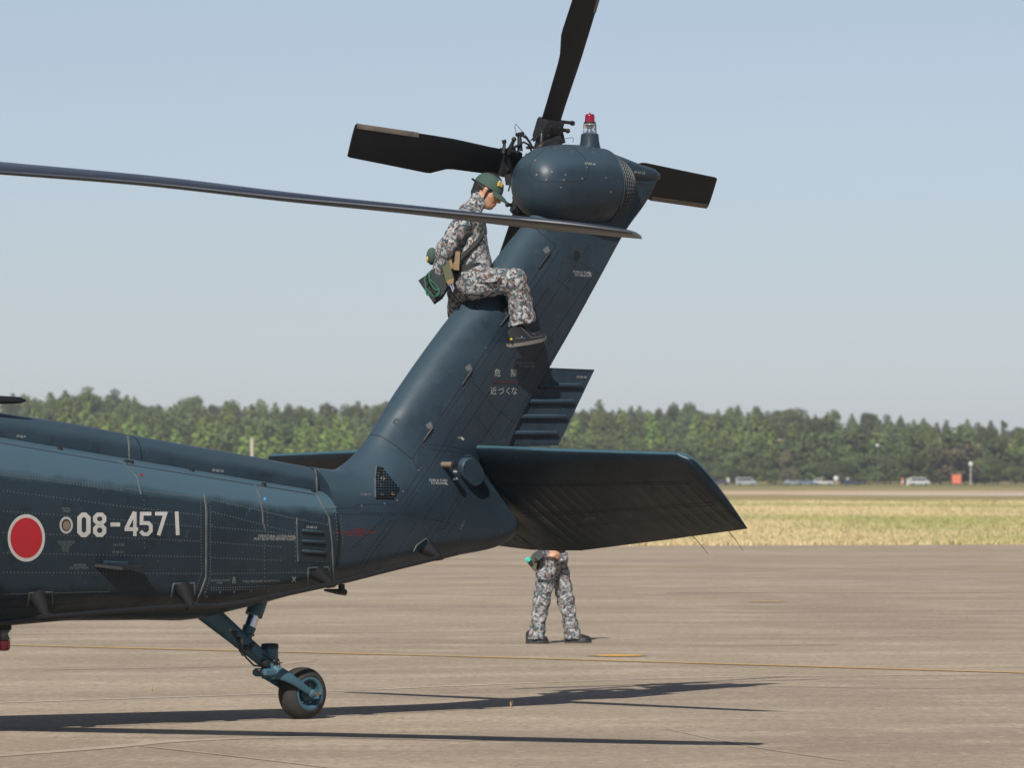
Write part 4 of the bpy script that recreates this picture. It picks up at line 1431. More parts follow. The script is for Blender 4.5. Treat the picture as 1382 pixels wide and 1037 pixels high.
for ch, x, y in (('危', 666.5, 507.5), ('険', 688.5, 507.8), ('近', 661, 532), ('づ', 671.3, 532), ('く', 681, 532), ('な', 689, 532)):
    text_decal(ch, x, y, 8.0, 1, 'stencil', 0.8)
strokes('faded_stripe', [([(664, 515.4), (698, 516.4)], 3.0, False)], mat('faded red paint', (0.050, 0.022, 0.018), 0.7))
strokes('cross_mark', [([(394, 779), (399, 786)], 0.9, False), ([(399, 779), (393.5, 786)], 0.9, False)], M['stencil'])
strokes('arrow_mark', [([(793.5, 367), (798, 373)], 0.9, False)], M['stencil'])
strokes('arrow_mark', [([(600, 651), (604, 655)], 0.9, False)], M['stencil'])
strokes('jack_mark', [([(314, 780.5), (317, 780.5)], 2.4, False), ([(314.2, 782), (314.2, 788)], 1.3, False), ([(316.8, 782), (316.8, 788)], 1.3, False)], M['faint'])
for a in ([(611.5, 636.5), (616.5, 637)], [(611, 647.5), (617, 646.3)], [(622, 590.5), (625.5, 594)]):
    strokes('paint_tick', [(a, 3.0, False)], M['stencil'])
p_, c_ = stab_pc(647, 604)
strokes_src = None

# ------------------------------------------------------------------ people: one continuous skin grown round a posed skeleton
def camo_material():
    m = bpy.data.materials.new('digital camouflage cloth')
    m.use_nodes = True
    n, l = m.node_tree.nodes, m.node_tree.links
    b = n['Principled BSDF']
    tc = n.new('ShaderNodeTexCoord').outputs['Object']
    sn = n.new('ShaderNodeVectorMath')
    sn.operation = 'SNAP'
    sn.inputs[1].default_value = (0.0065, 0.0065, 0.0065)
    l.new(tc, sn.inputs[0])
    v = sn.outputs[0]

    def off(k):
        a = n.new('ShaderNodeVectorMath')
        a.operation = 'ADD'
        a.inputs[1].default_value = (k, k * 1.7, k * 0.6)
        l.new(v, a.inputs[0])
        return a.outputs[0]
    step = lambda fac, t: ramp(n, l, fac, [(0.0, (0, 0, 0)), (t, (1, 1, 1))], 'CONSTANT')
    c = mixc(n, l, step(noise_node(n, l, off(0), 30, 1, 0.5), 0.52), (0.34, 0.338, 0.34), (0.225, 0.225, 0.232))
    c = mixc(n, l, step(noise_node(n, l, off(5), 33, 1.5, 0.5), 0.545), c, (0.075, 0.108, 0.118))
    c = mixc(n, l, step(noise_node(n, l, off(9), 34, 1.5, 0.5), 0.595), c, (0.135, 0.085, 0.065))
    c = mixc(n, l, step(noise_node(n, l, off(13), 36, 1.5, 0.5), 0.59), c, (0.046, 0.046, 0.054))
    l.new(c, b.inputs['Base Color'])
    b.inputs['Roughness'].default_value = 0.9
    b.inputs['Specular IOR Level'].default_value = 0.2
    bp = n.new('ShaderNodeBump')
    bp.inputs['Strength'].default_value = 0.5
    bp.inputs['Distance'].default_value = 0.012
    l.new(noise_node(n, l, tc, 16, 3, 0.5, (1, 1, 1.5), 0.6), bp.inputs['Height'])
    l.new(bp.outputs[0], b.inputs['Normal'])
    return m


M['camo'] = camo_material()
M['skin'] = mat('skin', (0.47, 0.26, 0.165), 0.5, var=(0.42, 0.215, 0.13), scale=30)
M['skin'].node_tree.nodes['Principled BSDF'].inputs['Subsurface Weight'].default_value = 0.05
M['hair'] = mat('black hair', (0.012, 0.011, 0.011), 0.6, bump=0.3, bscale=220)
M['boot'] = mat('black leather', (0.020, 0.020, 0.022), 0.32, bump=0.1)
M['sole'] = mat('grey sole', (0.165, 0.155, 0.14), 0.8)
M['seam'] = mat('grey seam', (0.11, 0.11, 0.115), 0.6)
M['blacksole'] = mat('black sole', (0.03, 0.03, 0.03), 0.7)
M['glove'] = mat('grey green glove', (0.055, 0.068, 0.068), 0.8, var=(0.035, 0.042, 0.044), scale=40)
M['capgreen'] = mat('green cap cloth', (0.042, 0.076, 0.062), 0.85, var=(0.036, 0.066, 0.054), scale=25, bump=0.1, bscale=200)
M['gold'] = mat('gold embroidery', (0.55, 0.36, 0.05), 0.6)
M['silver'] = mat('silver embroidery', (0.5, 0.5, 0.5), 0.6)
M['tan'] = mat('tan webbing', (0.235, 0.165, 0.085), 0.85, var=(0.17, 0.12, 0.065), scale=40)
M['olive'] = mat('olive webbing', (0.088, 0.092, 0.050), 0.85, var=(0.085, 0.09, 0.048), scale=40)
M['bag'] = mat('black nylon', (0.013, 0.014, 0.015), 0.7, bump=0.2)
M['bagcloth'] = mat('dark green bag cloth', (0.026, 0.036, 0.036), 0.85, var=(0.018, 0.025, 0.026), scale=40, bump=0.2, bscale=60)
M['cord'] = mat('green cord', (0.02, 0.13, 0.085), 0.7)
M['ygloss'] = mat('yellow tape', (0.55, 0.34, 0.02), 0.5)
M['cyan'] = mat('turquoise lamp head', (0.05, 0.62, 0.50), 0.3)
M['lipskin'] = mat('lip', (0.32, 0.13, 0.09), 0.5)


def sdf_body(prims, h, mats, name, wrinkle=None, pad=0.05):
    """union of rounded limbs as a distance field, skinned with surface nets; returns a mesh with one material per limb"""
    pts = np.array([q for p in prims for q in (p['a'], p['b'])])
    rad = max(max(p['ra'], p['rb']) for p in prims)
    lo, hi = pts.min(0) - rad - pad, pts.max(0) + rad + pad
    nn = np.ceil((hi - lo) / h).astype(int) + 1
    ax = [lo[i] + h * np.arange(nn[i]) for i in range(3)]
    D = np.full(nn, 1.0, np.float32)
    best = np.full(nn, 1.0, np.float32)
    T = np.zeros(nn, np.int16)
    for p in prims:
        a, b = np.asarray(p['a'], float), np.asarray(p['b'], float)
        ra, rb = p['ra'], p['rb']
        m_ = max(ra, rb) + 0.06
        i0 = np.maximum(0, np.floor((np.minimum(a, b) - m_ - lo) / h).astype(int))
        i1 = np.minimum(nn, np.ceil((np.maximum(a, b) + m_ - lo) / h).astype(int) + 1)
        sl = tuple(slice(i0[i], i1[i]) for i in range(3))
        X, Y, Z = np.meshgrid(ax[0][sl[0]], ax[1][sl[1]], ax[2][sl[2]], indexing='ij')
        q = np.stack([X - a[0], Y - a[1], Z - a[2]], -1)
        d = b - a
        L2 = np.dot(d, d) + 1e-9
        t = np.clip((q @ d) / L2, 0, 1)
        r = q - t[..., None] * d
        if 'sq' in p:                      # flattened along a direction
            u, f = np.asarray(p['sq'][0], float), p['sq'][1]
            u = u / np.linalg.norm(u)
            k = r @ u
            r = r + (k * (1 / f - 1))[..., None] * u
            dist = (np.sqrt((r * r).sum(-1)) - (ra + (rb - ra) * t)) * min(1.0, f * 1.3)
        else:
            dist = np.sqrt((r * r).sum(-1)) - (ra + (rb - ra) * t)
        for cp, cn in p.get('cut', ()):        # a straight hem
            cn = np.asarray(cn, float) / np.linalg.norm(cn)
            dist = np.maximum(dist, (X - cp[0]) * cn[0] + (Y - cp[1]) * cn[1] + (Z - cp[2]) * cn[2])
        w = p.get('w', 0)
        if w:
            s = p.get('ws', 1.0)
            ph = p.get('wp', 0.0)
            along = t * math.sqrt(L2)
            f1 = np.sin(along * 62 * s + 2.5 * np.sin(X * 21 + ph) + 2.2 * np.sin(Y * 19 + Z * 13 + ph * 2))
            f2 = np.sin(X * 47 + Z * 39 + ph + 1.8 * np.sin(Z * 23 + Y * 17))
            dist = dist - w * (0.65 * f1 + 0.35 * f2)
        k = p.get('k', 0.02)
        cur = D[sl]
        hh = np.clip(0.5 + 0.5 * (cur - dist) / k, 0, 1)
        nw = cur * (1 - hh) + dist * hh - k * hh * (1 - hh)
        T[sl] = np.where(dist < best[sl], p['m'], T[sl])
        best[sl] = np.minimum(best[sl], dist)
        D[sl] = nw.astype(np.float32)
    ins = D < 0
    # surface nets
    c = [(i, j, k) for i in (0, 1) for j in (0, 1) for k in (0, 1)]
    cell = lambda A, i, j, k: A[i:A.shape[0] - 1 + i, j:A.shape[1] - 1 + j, k:A.shape[2] - 1 + k]
    cnt = sum(cell(ins, *q).astype(np.int8) for q in c)
    act = (cnt > 0) & (cnt < 8)
    idx = np.full(act.shape, -1, np.int64)
    ids = np.argwhere(act)
    idx[act] = np.arange(len(ids))
    vals = np.stack([cell(D, *q)[act] for q in c], -1)
    acc = np.zeros((len(ids), 3))
    num = np.zeros(len(ids))
    for x in range(8):
        for y in range(x + 1, 8):
            if sum(abs(c[x][z] - c[y][z]) for z in range(3)) != 1:
                continue
            va, vb = vals[:, x], vals[:, y]
            cr = (va < 0) != (vb < 0)
            t = np.where(cr, va / np.where(np.abs(va - vb) < 1e-9, 1e-9, va - vb), 0)
            pos = np.array(c[x])[None] + t[:, None] * (np.array(c[y]) - np.array(c[x]))[None]
            acc += np.where(cr[:, None], pos, 0)
            num += cr
    V = lo + h * (ids + acc / np.maximum(num, 1)[:, None])
    quads = []
    for a_ in range(3):
        s0, s1 = [slice(None)] * 3, [slice(None)] * 3
        s0[a_], s1[a_] = slice(0, -1), slice(1, None)
        A, B = ins[tuple(s0)], ins[tuple(s1)]
        e = np.argwhere(A != B)
        u, v = [(1, 2), (2, 0), (0, 1)][a_]
        e = e[(e[:, u] > 0) & (e[:, v] > 0) & (e[:, u] < idx.shape[u]) & (e[:, v] < idx.shape[v])]
        flip = A[tuple(e.T)]
        def ix(du, dv):
            q = e.copy()
            q[:, u] -= du
            q[:, v] -= dv
            return idx[tuple(q.T)]
        Q = np.stack([ix(0, 0), ix(1, 0), ix(1, 1), ix(0, 1)], -1)
        Q[~flip] = Q[~flip][:, ::-1]
        quads.append(Q)
    Q = np.concatenate(quads)
    Q = Q[(Q >= 0).all(1)]
    # light smoothing
    for _ in range(2):
        s_ = np.zeros_like(V); n_ = np.zeros(len(V))
        for i in range(4):
            a_, b_ = Q[:, i], Q[:, (i + 1) % 4]
            np.add.at(s_, a_, V[b_]); np.add.at(n_, a_, 1)
            np.add.at(s_, b_, V[a_]); np.add.at(n_, b_, 1)
        V = V * 0.6 + 0.4 * s_ / np.maximum(n_, 1)[:, None]
    me = bpy.data.meshes.new(name)
    me.from_pydata(V.tolist(), [], Q.tolist())
    for m_ in mats:
        me.materials.append(m_)
    cc = V[Q].mean(1)
    gi = np.clip(np.round((cc - lo) / h).astype(int), 0, nn - 1)
    me.polygons.foreach_set('material_index', T[tuple(gi.T)].astype(np.int32))
    me.polygons.foreach_set('use_smooth', [True] * len(me.polygons))
    bm = bmesh.new(); bm.from_mesh(me)
    bmesh.ops.recalc_face_normals(bm, faces=bm.faces)
    bm.to_mesh(me); bm.free()
    return me


def P(a, b, ra, rb=None, m=0, k=0.02, **kw):
    return dict(a=np.asarray(a, float), b=np.asarray(b, float), ra=ra, rb=ra if rb is None else rb, m=m, k=k, **kw)


def head_prims(c, fwd, up, side, s=1.0, skin=1, hair=2, cap=True):
    """head of height 0.23 m round centre c; fwd = face direction"""
    g = lambda f, u, w=0.0: c + s * (f * fwd + u * up + w * side)
    L = [P(g(-0.012, 0.035), g(0.012, 0.035), 0.086 * s, m=skin, k=0.02, sq=(side, 0.86)),      # skull
         P(g(0.035, -0.02), g(0.040, -0.045), 0.058 * s, 0.050 * s, m=skin, k=0.03, sq=(side, 1.0)),       # face
         P(g(0.058, -0.085), g(0.066, -0.088), 0.026 * s, 0.021 * s, m=skin, k=0.03),                       # chin
         P(g(0.005, -0.055, 0.048), g(0.05, -0.085, 0.022), 0.018 * s, m=skin, k=0.03), P(g(0.005, -0.055, -0.048), g(0.05, -0.085, -0.022), 0.018 * s, m=skin, k=0.03),
         P(g(0.084, 0.012, 0.03), g(0.084, 0.012, -0.03), 0.010 * s, m=skin, k=0.012),                      # brow
         P(g(0.093, -0.004), g(0.110, -0.032), 0.008 * s, 0.0125 * s, m=skin, k=0.010),                      # nose
         P(g(0.098, -0.036, 0.011), g(0.098, -0.036, -0.011), 0.008 * s, m=skin, k=0.008),
         P(g(0.091, -0.057, 0.016), g(0.091, -0.057, -0.016), 0.0075 * s, m=3, k=0.006), P(g(0.088, -0.067, 0.014), g(0.088, -0.067, -0.014), 0.0075 * s, m=3, k=0.006),
         P(g(0.046, -0.018, 0.046), g(0.06, -0.03, 0.032), 0.022 * s, m=skin, k=0.02), P(g(0.046, -0.018, -0.046), g(0.06, -0.03, -0.032), 0.022 * s, m=skin, k=0.02)]
    for w in (1, -1):
        L += [P(g(-0.006, 0.012, 0.074 * w), g(-0.004, -0.034, 0.070 * w), 0.017 * s, 0.011 * s, m=skin, k=0.006, sq=(side, 0.55)),
              P(g(0.080, 0.000, 0.030 * w), g(0.080, 0.000, 0.026 * w), 0.009 * s, m=skin, k=0.006)]
    L += [P(g(-0.052, 0.02), g(-0.062, -0.035), 0.062 * s, 0.045 * s, m=hair, k=0.02, sq=(side, 1.1)),        # hair at the nape
          P(g(-0.01, 0.056), g(0.0, 0.06), 0.080 * s, m=hair, k=0.015, sq=(side, 0.9))]
    for w in (1, -1):
        L.append(P(g(0.022, 0.02, 0.062 * w), g(-0.035, 0.01, 0.062 * w), 0.018 * s, m=hair, k=0.01))
    return L


def hand_prims(w, d, n, t, m, curl=0.5, s=1.0):
    """hand from wrist w: d along the palm, n out of its back, t towards the thumb"""
    d, n, t = [np.asarray(q, float) / np.linalg.norm(q) for q in (d, n, t)]
    g = lambda a, b, c=0.0: w + s * (a * d + b * t + c * n)
    L = [P(g(0.015, 0.0), g(0.075, 0.0), 0.036 * s, 0.041 * s, m=m, k=0.012, sq=(n, 0.42))]
    for i, (b, ln) in enumerate(((0.029, 0.072), (0.010, 0.080), (-0.010, 0.074), (-0.028, 0.058))):
        p0 = g(0.085, b)
        c1, c2 = curl * 0.9, curl * 2.0
        p1 = p0 + s * ln * 0.5 * (math.cos(c1) * d - math.sin(c1) * n)
        p2 = p1 + s * ln * 0.5 * (math.cos(c2) * d - math.sin(c2) * n)
        L += [P(p0, p1, 0.0098 * s, 0.0090 * s, m=m, k=0.006), P(p1, p2, 0.0090 * s, 0.0075 * s, m=m, k=0.004)]
    q0 = g(0.030, 0.030, -0.005)
    q1 = g(0.062, 0.056, -0.018)
    q2 = g(0.092, 0.058, -0.034)
    L += [P(q0, q1, 0.014 * s, 0.011 * s, m=m, k=0.010), P(q1, q2, 0.011 * s, 0.0085 * s, m=m, k=0.005)]
    return L


def frame_of(f, u):
    f = np.asarray(f, float) / np.linalg.norm(f)
    s = np.cross(f, u)
    s /= np.linalg.norm(s)
    return f, np.cross(s, f), s


CAPSIDE = 1.0


def cap_parts(parent, c, f, u, s, brim_drop=0.035):
    """field cap: crown, brim, badge"""
    cr = c + u * 0.048 - f * 0.004
    mb = MB()
    rings = []
    for j in range(10):
        t = j / 9 * math.pi / 2
        rr, hh = math.cos(t) ** 0.85, math.sin(t)
        rings.append([cr + f * (0.110 * rr * math.cos(w) + 0.004 * hh) + s * (0.093 * rr * math.sin(w)) + u * (-0.022 + 0.106 * hh - 0.012 * math.cos(w) * (1 - hh)) for w in np.linspace(0, 2 * math.pi, 36, endpoint=False)])
    mb.loft(rings)
    crown = mb.build('cap', M['capgreen'], parent)
    mb = MB()
    rings = []
    for a in np.linspace(-1, 1, 17):
        w = a * R(62)
        edge = 0.106
        i_ = cr + f * edge * math.cos(w) + s * 0.090 * math.sin(w) + u * (-0.030)
        ln = 0.072 * math.cos(a * math.pi / 2 * 0.98) ** 0.6
        o_ = i_ + f * ln - u * (ln * 0.50 + 0.022 * a * a) + s * 0.012 * a
        mid = (i_ + o_) / 2 + u * 0.004
        rings.append([i_ + u * 0.002, mid + u * 0.002, o_ + u * 0.001, o_ - u * 0.003, mid - u * 0.003, i_ - u * 0.004])
    mb.loft(rings)
    mb.build('brim', M['capgreen'], crown)
    mb = MB()
    bq = math.cos(R(38)) * f + math.sin(R(38)) * s * CAPSIDE
    bcn = cr + bq * 0.092 + u * 0.034
    bn = (bq * 0.93 + u * 0.37)
    s = np.cross(bq, u)
    bu = np.cross(s, bn) * -1
    for dx, dy, wx, wy, m_ in ((0.0, 0.014, .020, .004, 0), (-0.010, 0.002, .0045, .014, 0), (0.006, 0.004, .004, .014, 0), (0.016, 0.0, .0035, .012, 0), (-0.018, -0.012, .006, .010, 1), (0.0, -0.018, .012, .004, 1)):
        mb.box(bcn + s * dx + bu * dy, (wx, wy, 0.006), (s, bu, bn), mi=m_)
    mb.build('cap_badge', [M['gold'], M['silver']], crown, smooth=0, kind='stuff')
    mb = MB()
    mb.tube([cr - f * 0.108 + s * 0.03 - u * 0.012, cr - f * 0.114 - u * 0.014, cr - f * 0.108 - s * 0.03 - u * 0.012], 0.008, 8)
    mb.build('cap_strap', M['bag'], crown)
    return crown


def shoe(parent, name, heel, toe, up, sole_m, upper_m, L=0.28, wd=0.045):
    """a low boot: heel and toe are points on the sole line"""
    f = (toe - heel) / np.linalg.norm(toe - heel)
    s = np.cross(f, up); s /= np.linalg.norm(s)
    u = np.cross(s, f)
    ln = np.linalg.norm(toe - heel)
    ts = np.linspace(0, 1, 15)
    wdt = lambda t: wd * (0.72 + 0.5 * math.sin(min(1, t * 1.25) * math.pi * 0.72)) * min(1.0, 0.55 + 3.0 * t) * min(1.0, math.sqrt(max(0.02, (1.0 - t) * 5)))
    top = lambda t: float(np.interp(t, [0, 0.06, 0.30, 0.42, 0.62, 0.85, 0.96, 1.0], [0.105, 0.130, 0.140, 0.125, 0.092, 0.076, 0.062, 0.036]))
    rg, sg = [], []
    for t in ts:
        c = heel + f * ln * t
        w, h = wdt(t), top(t)
        rg.append([c + s * w * math.cos(a) * (1 - 0.35 * max(0, math.sin(a))) + u * (0.018 + max(0.0, math.sin(a)) ** 0.8 * (h - 0.018)) for a in np.linspace(0, 2 * math.pi, 18, endpoint=False)])
        lift = 0.006 * max(0, (t - 0.7) / 0.3)
        sg.append([c + s * w * 1.07 + u * 0.024, c - s * w * 1.07 + u * 0.024, c - s * w * 1.04 + u * lift, c + s * w * 1.04 + u * lift])
    o = MB().loft(rg).build(name, upper_m, parent)
    MB().loft(sg).build('sole', sole_m, o, smooth=30)
    tr = MB()
    for t0, h0, t1, h1 in ((0.30, 0.130, 0.50, 0.045), (0.50, 0.045, 0.80, 0.040), (0.12, 0.06, 0.34, 0.05), (0.42, 0.115, 0.62, 0.060)):
        for sd in (1, -1):
            pts = []
            for u_ in np.linspace(0, 1, 5):
                t, h = t0 + (t1 - t0) * u_, h0 + (h1 - h0) * u_
                tp = top(t)
                sn_ = min(1.0, max(0.0, (h - 0.018) / (tp - 0.018))) ** 1.25
                cs_ = math.sqrt(max(0.0, 1 - sn_ * sn_))
                pts.append(heel + f * ln * t + sd * s * wdt(t) * cs_ * (1 - 0.35 * sn_) + u * h)
            tr.tube(pts, 0.0028, 5)
    tr.build('seam', M['seam'], o, kind='stuff')
    return o, f, s, u


# ---- the maintainer sitting astride the pylon.  Limb points come from sight lines at chosen depths.
seat_p = at(632, 405, 0.0)
SEATW = to_world(seat_p)
Y0 = SEATW[1]
man = link('person', bpy.data.meshes.new('tmp'))
OFF = SEATW


def wq(px, py, dy=0.0):
    return atY(px, py, Y0 + dy) - OFF


def hp(px, py, p):
    return to_world(at(px, py, p)) - OFF


camera_side = np.array([0, -1.0, 0])
pel = wq(633, 384, 0.02)
pr = []
CA, SK, HR, LP, GL, SL_ = 0, 1, 2, 3, 4, 5
w0 = 0.0045
# torso
pr += [P(wq(630, 386, .02), wq(634, 386, .02), 0.112, m=CA, k=.03, sq=((0, 1, 0), 1.45), w=w0, wp=1),
       P(wq(633, 372, .02), wq(636, 340, .02), 0.098, 0.112, m=CA, k=.05, sq=((0, 1, 0), 1.40), w=w0, wp=2),
       P(wq(636, 335, .03), wq(636, 310, .06), 0.112, 0.108, m=CA, k=.05, sq=((0, 1, 0), 1.55), w=w0, wp=3),
       P(wq(638, 296, -.08), wq(634, 296, .19), 0.078, m=CA, k=.05, w=w0),
       P(wq(634, 288, .07), wq(641, 278, .09), 0.085, 0.060, m=CA, k=.035),
       P(wq(641, 278, .09), wq(645, 271.5, .10), 0.058, 0.060, m=CA, k=.01),                       # collar
       P(wq(646, 273, .10), wq(653, 264, .11), 0.052, 0.050, m=SK, k=.012),                       # neck
       P(wq(622, 346, .02), wq(624, 364, .02), 0.085, 0.095, m=CA, k=.04, sq=((0, 1, 0), 1.4), w=.005, wp=6),
       P(wq(640, 352, .02), wq(642, 357, .02), 0.122, 0.118, m=CA, k=.015, sq=((0, 1, 0), 1.35), w=.006, wp=5)]
# near arm, reaching back behind the hip
sh, el, wr = wq(627, 296, -.145), wq(599.5, 339, -.20), wq(593, 366, -.14)
pr += [P(sh, el, 0.072, 0.058, m=CA, k=.03, w=.005, wp=.5), P(el, wr, 0.060, 0.046, m=CA, k=.03, w=.005, wp=4)]
pr += hand_prims(wr + (wr - el) * 0.05, (wq(593, 385, -.08) - wr), (-0.85, -0.2, 0), (0.1, -1, 0.1), GL, 0.7, 1.08)
# far arm, hidden behind the body, hand on the waist
pr += [P(wq(626, 298, .21), wq(600, 336, .30), 0.068, 0.056, m=CA, k=.03, w=.004), P(wq(600, 336, .30), wq(601, 366, .24), 0.056, 0.044, m=CA, k=.03)]
pr += hand_prims(wq(601, 367, .24), (0.15, -0.3, -1), (-0.9, 0.2, 0), (0.1, 1, 0), GL, 0.6, 1.05)
# near leg over the port side
hR, kR, aR = hp(640, 383, .13), hp(695, 379, .30), hp(707, 446, .285)
pr += [P(hR, kR, 0.112, 0.082, m=CA, k=.04, w=.006, wp=1.5), P(kR, hp(703, 412, .29), 0.084, 0.088, m=CA, k=.03, w=.006, wp=2.4), P(hp(703, 410, .29), hp(706, 446, .285), 0.086, 0.100, m=CA, k=.006, w=.005, wp=.7, cut=[(hp(705, 438.5, .285), (0.22, 0, -1))])]
pr += [P(aR, hp(708, 454, .285), 0.046, 0.044, m=GL, k=.01)]
# far leg hanging on the starboard side
pr += [P(hp(624, 392, -.10), hp(622, 414, -.28), 0.105, 0.090, m=CA, k=.04, w=.006, wp=.2), P(hp(622, 414, -.28), hp(616, 472, -.30), 0.088, 0.074, m=CA, k=.03, w=.005, wp=3), P(hp(616, 472, -.30), hp(616, 488, -.30), 0.045, m=GL, k=.01)]
hc = wq(657.5, 258.5, .12)
hf, hu, hs = frame_of((0.90, -0.10, -0.42), (0.40, 0.0, 0.92))
pr += head_prims(hc, hf, hu, hs)
me = sdf_body(pr, 0.0065, [M['camo'], M['skin'], M['hair'], M['lipskin'], M['glove'], M['boot']], 'person')
man.data = me
man.location = OFF
tag(man, 'maintainer in grey camouflage and green cap sitting astride the tail pylon', 'person', 'ground crew')
cap_parts(man, hc, hf, hu, hs)
# chin strap
mb = MB()
cs = [hc + hf * 0.016 + hu * 0.055 - hs * -0.0, ]
for sd in (1, -1):
    pts = [hc + hf * 0.022 + hu * 0.050 + hs * 0.083 * sd, hc + hf * 0.012 + hu * 0.0 + hs * 0.083 * sd, hc + hf * 0.010 - hu * 0.050 + hs * 0.074 * sd, hc + hf * 0.018 - hu * 0.095 + hs * 0.045 * sd, hc + hf * 0.026 - hu * 0.112]
    mb.tube(cubic(np.arange(5), np.array(pts), np.linspace(0, 4, 14)), 0.0062, 6)
mb.build('chin_strap', M['bag'], man)
# belt and harness strap
mb = MB()
ring = []
for w in np.linspace(0, 2 * math.pi, 40, endpoint=False):
    c_ = wq(634, 362, .02)
    ring.append(c_ + np.array([0.128 * math.cos(w), 0.178 * math.sin(w), 0.02 * math.cos(w)]))
rg = [[q + (q - wq(634, 362, .02)) * o + np.array([0, 0, z]) for q in ring] for z, o in ((-0.024, 0), (-0.024, .06), (0.024, .06), (0.024, 0))]
mb.loft(rg, caps=False)
mb.build('belt', M['bag'], man)
mb = MB()
mb.tube([wq(651, 318, -.10), wq(642, 330, -.148), wq(626, 345, -.165), wq(616, 356, -.16)], 0.020, 8)
mb.build('strap', M['bag'], man)


def slab(name, pix, dy, thick, m, parent, bevel=0.3):
    """a pouch: outline in the photo at a depth, given thickness and a softened front"""
    o = [wq(x, y, dy) for x, y in pix]
    c = sum(o) / len(o)
    rg = [[q + np.array([0, thick, 0]) for q in o], o, [c + (q - c) * 0.88 + np.array([0, -thick * bevel, 0]) for q in o]]
    return MB().loft(rg).build(name, m, parent, smooth=30)


pa = slab('pouch', [(614.5, 338), (621.5, 340), (620, 365), (612, 363.5)], -.185, .06, M['tan'], man)
slab('flap', [(611.5, 354), (620.5, 356), (620, 365.5), (611.5, 364.5)], -.197, .05, M['tan'], pa)
pb = slab('pouch', [(595, 356), (606, 350.5), (613.5, 378), (602, 384)], -.195, .06, M['olive'], man)
slab('pouch_tip', [(602, 379), (613, 375), (612.5, 382), (604.5, 386)], -.20, .05, M['tan'], pb)
slab('pouch_band', [(605, 351), (609, 349), (612.5, 362), (609, 364)], -.205, .03, M['tan'], pb)
mb = MB()
mb.tube([wq(607, 383, -.20), wq(611.5, 394, -.205)], 0.006, 6).tube([wq(610.5, 382, -.20), wq(612.5, 391, -.205)], 0.006, 6)
mb.build('tool_handle', M['chrome'], pb)
bagp = slab('tool_bag', [(564.5, 378.5), (580, 368), (598, 402), (586, 410.5)], -.08, .12, M['bag'], man)
slab('bag_front', [(574, 372), (582, 364), (593, 361), (601, 375), (605, 389), (599, 400), (592, 404), (584, 396)], -.13, .10, M['bagcloth'], bagp, 0.45)
mb = MB()
for k, loop in enumerate(([(577, 369), (573, 378), (577, 392), (586, 400), (593, 396), (589, 386), (581, 378), (578, 370)], [(580, 367), (580, 380), (587, 391), (593, 391), (590, 398)], [(574, 381), (576, 398), (582, 394)])):
    mb.tube(cubic(np.arange(len(loop)), np.array([wq(x, y, -.185 - 0.004 * k) for x, y in loop]), np.linspace(0, len(loop) - 1, 26)), 0.0042, 6)
mb.build('cord', M['cord'], bagp, kind='stuff')
rl = MB()
rl.ell(wq(583, 346, .0), (0.040, 0.05, 0.062))
rl = rl.build('tape_reel', M['capgreen'], man)
MB().ell(wq(577.0, 350, -.02), (0.009, 0.02, 0.024)).build('reel_face', M['ygloss'], rl)
mb = MB()
slab('thigh_pocket', [(640, 364), (668, 361), (677, 374), (672, 381), (645, 383)], -.245, .02, M['camo'], man, 0.6)
# shoes
so_, f_, s_, u_ = shoe(man, 'shoe', hp(686, 468.5, .285), hp(737, 458.5, .30), np.array([0.15, -0.05, 1.0]), M['sole'], M['boot'])
mb = MB()
for (x, y), m_, r in (((690, 458), 'ygloss', .008), ((704, 455), 'bluedot', .005)):
    MB().lathe(hp(x, y, .335), (0.3, -1, 0), [(r, -.01), (r, 0.004), (r * .5, .006)], 8).build('shoe_mark', M[m_], so_)
mb = MB()
for k in range(4):
    a = hp(699 + k * 5, 452 + k * 1.6, .325)
    mb.tube([a, a + s_ * -0.03 + u_ * 0.012], 0.004, 5)
mb.build('lace', M['steel'], so_)
shoe(man, 'shoe', hp(606, 500, -.30), hp(640, 498, -.30), np.array([0, 0, 1.0]), M['sole'], M['boot'])

# ---- the crew member standing on the apron behind the stabilator
OFF = ground(752, 869)
Y0 = OFF[1]
man2 = link('person', bpy.data.meshes.new('tmp'))
pr = [P(wq(742, 753, .0), wq(748, 753, .0), 0.118, m=CA, k=.03, sq=((0, 1, 0), 1.4), w=w0),
      P(wq(745, 745, 0), wq(744, 715, 0), 0.102, 0.112, m=CA, k=.05, sq=((0, 1, 0), 1.4), w=w0),
      P(wq(744, 715, 0), wq(743, 690, 0), 0.112, 0.108, m=CA, k=.05, sq=((0, 1, 0), 1.5), w=w0),
      P(wq(743, 682, -.13), wq(743, 682, .13), 0.076, m=CA, k=.05), P(wq(743, 675, 0), wq(745, 666, 0), 0.08, 0.062, m=CA, k=.03), P(wq(745, 669, 0), wq(747, 660, 0), 0.052, m=SK, k=.012)]
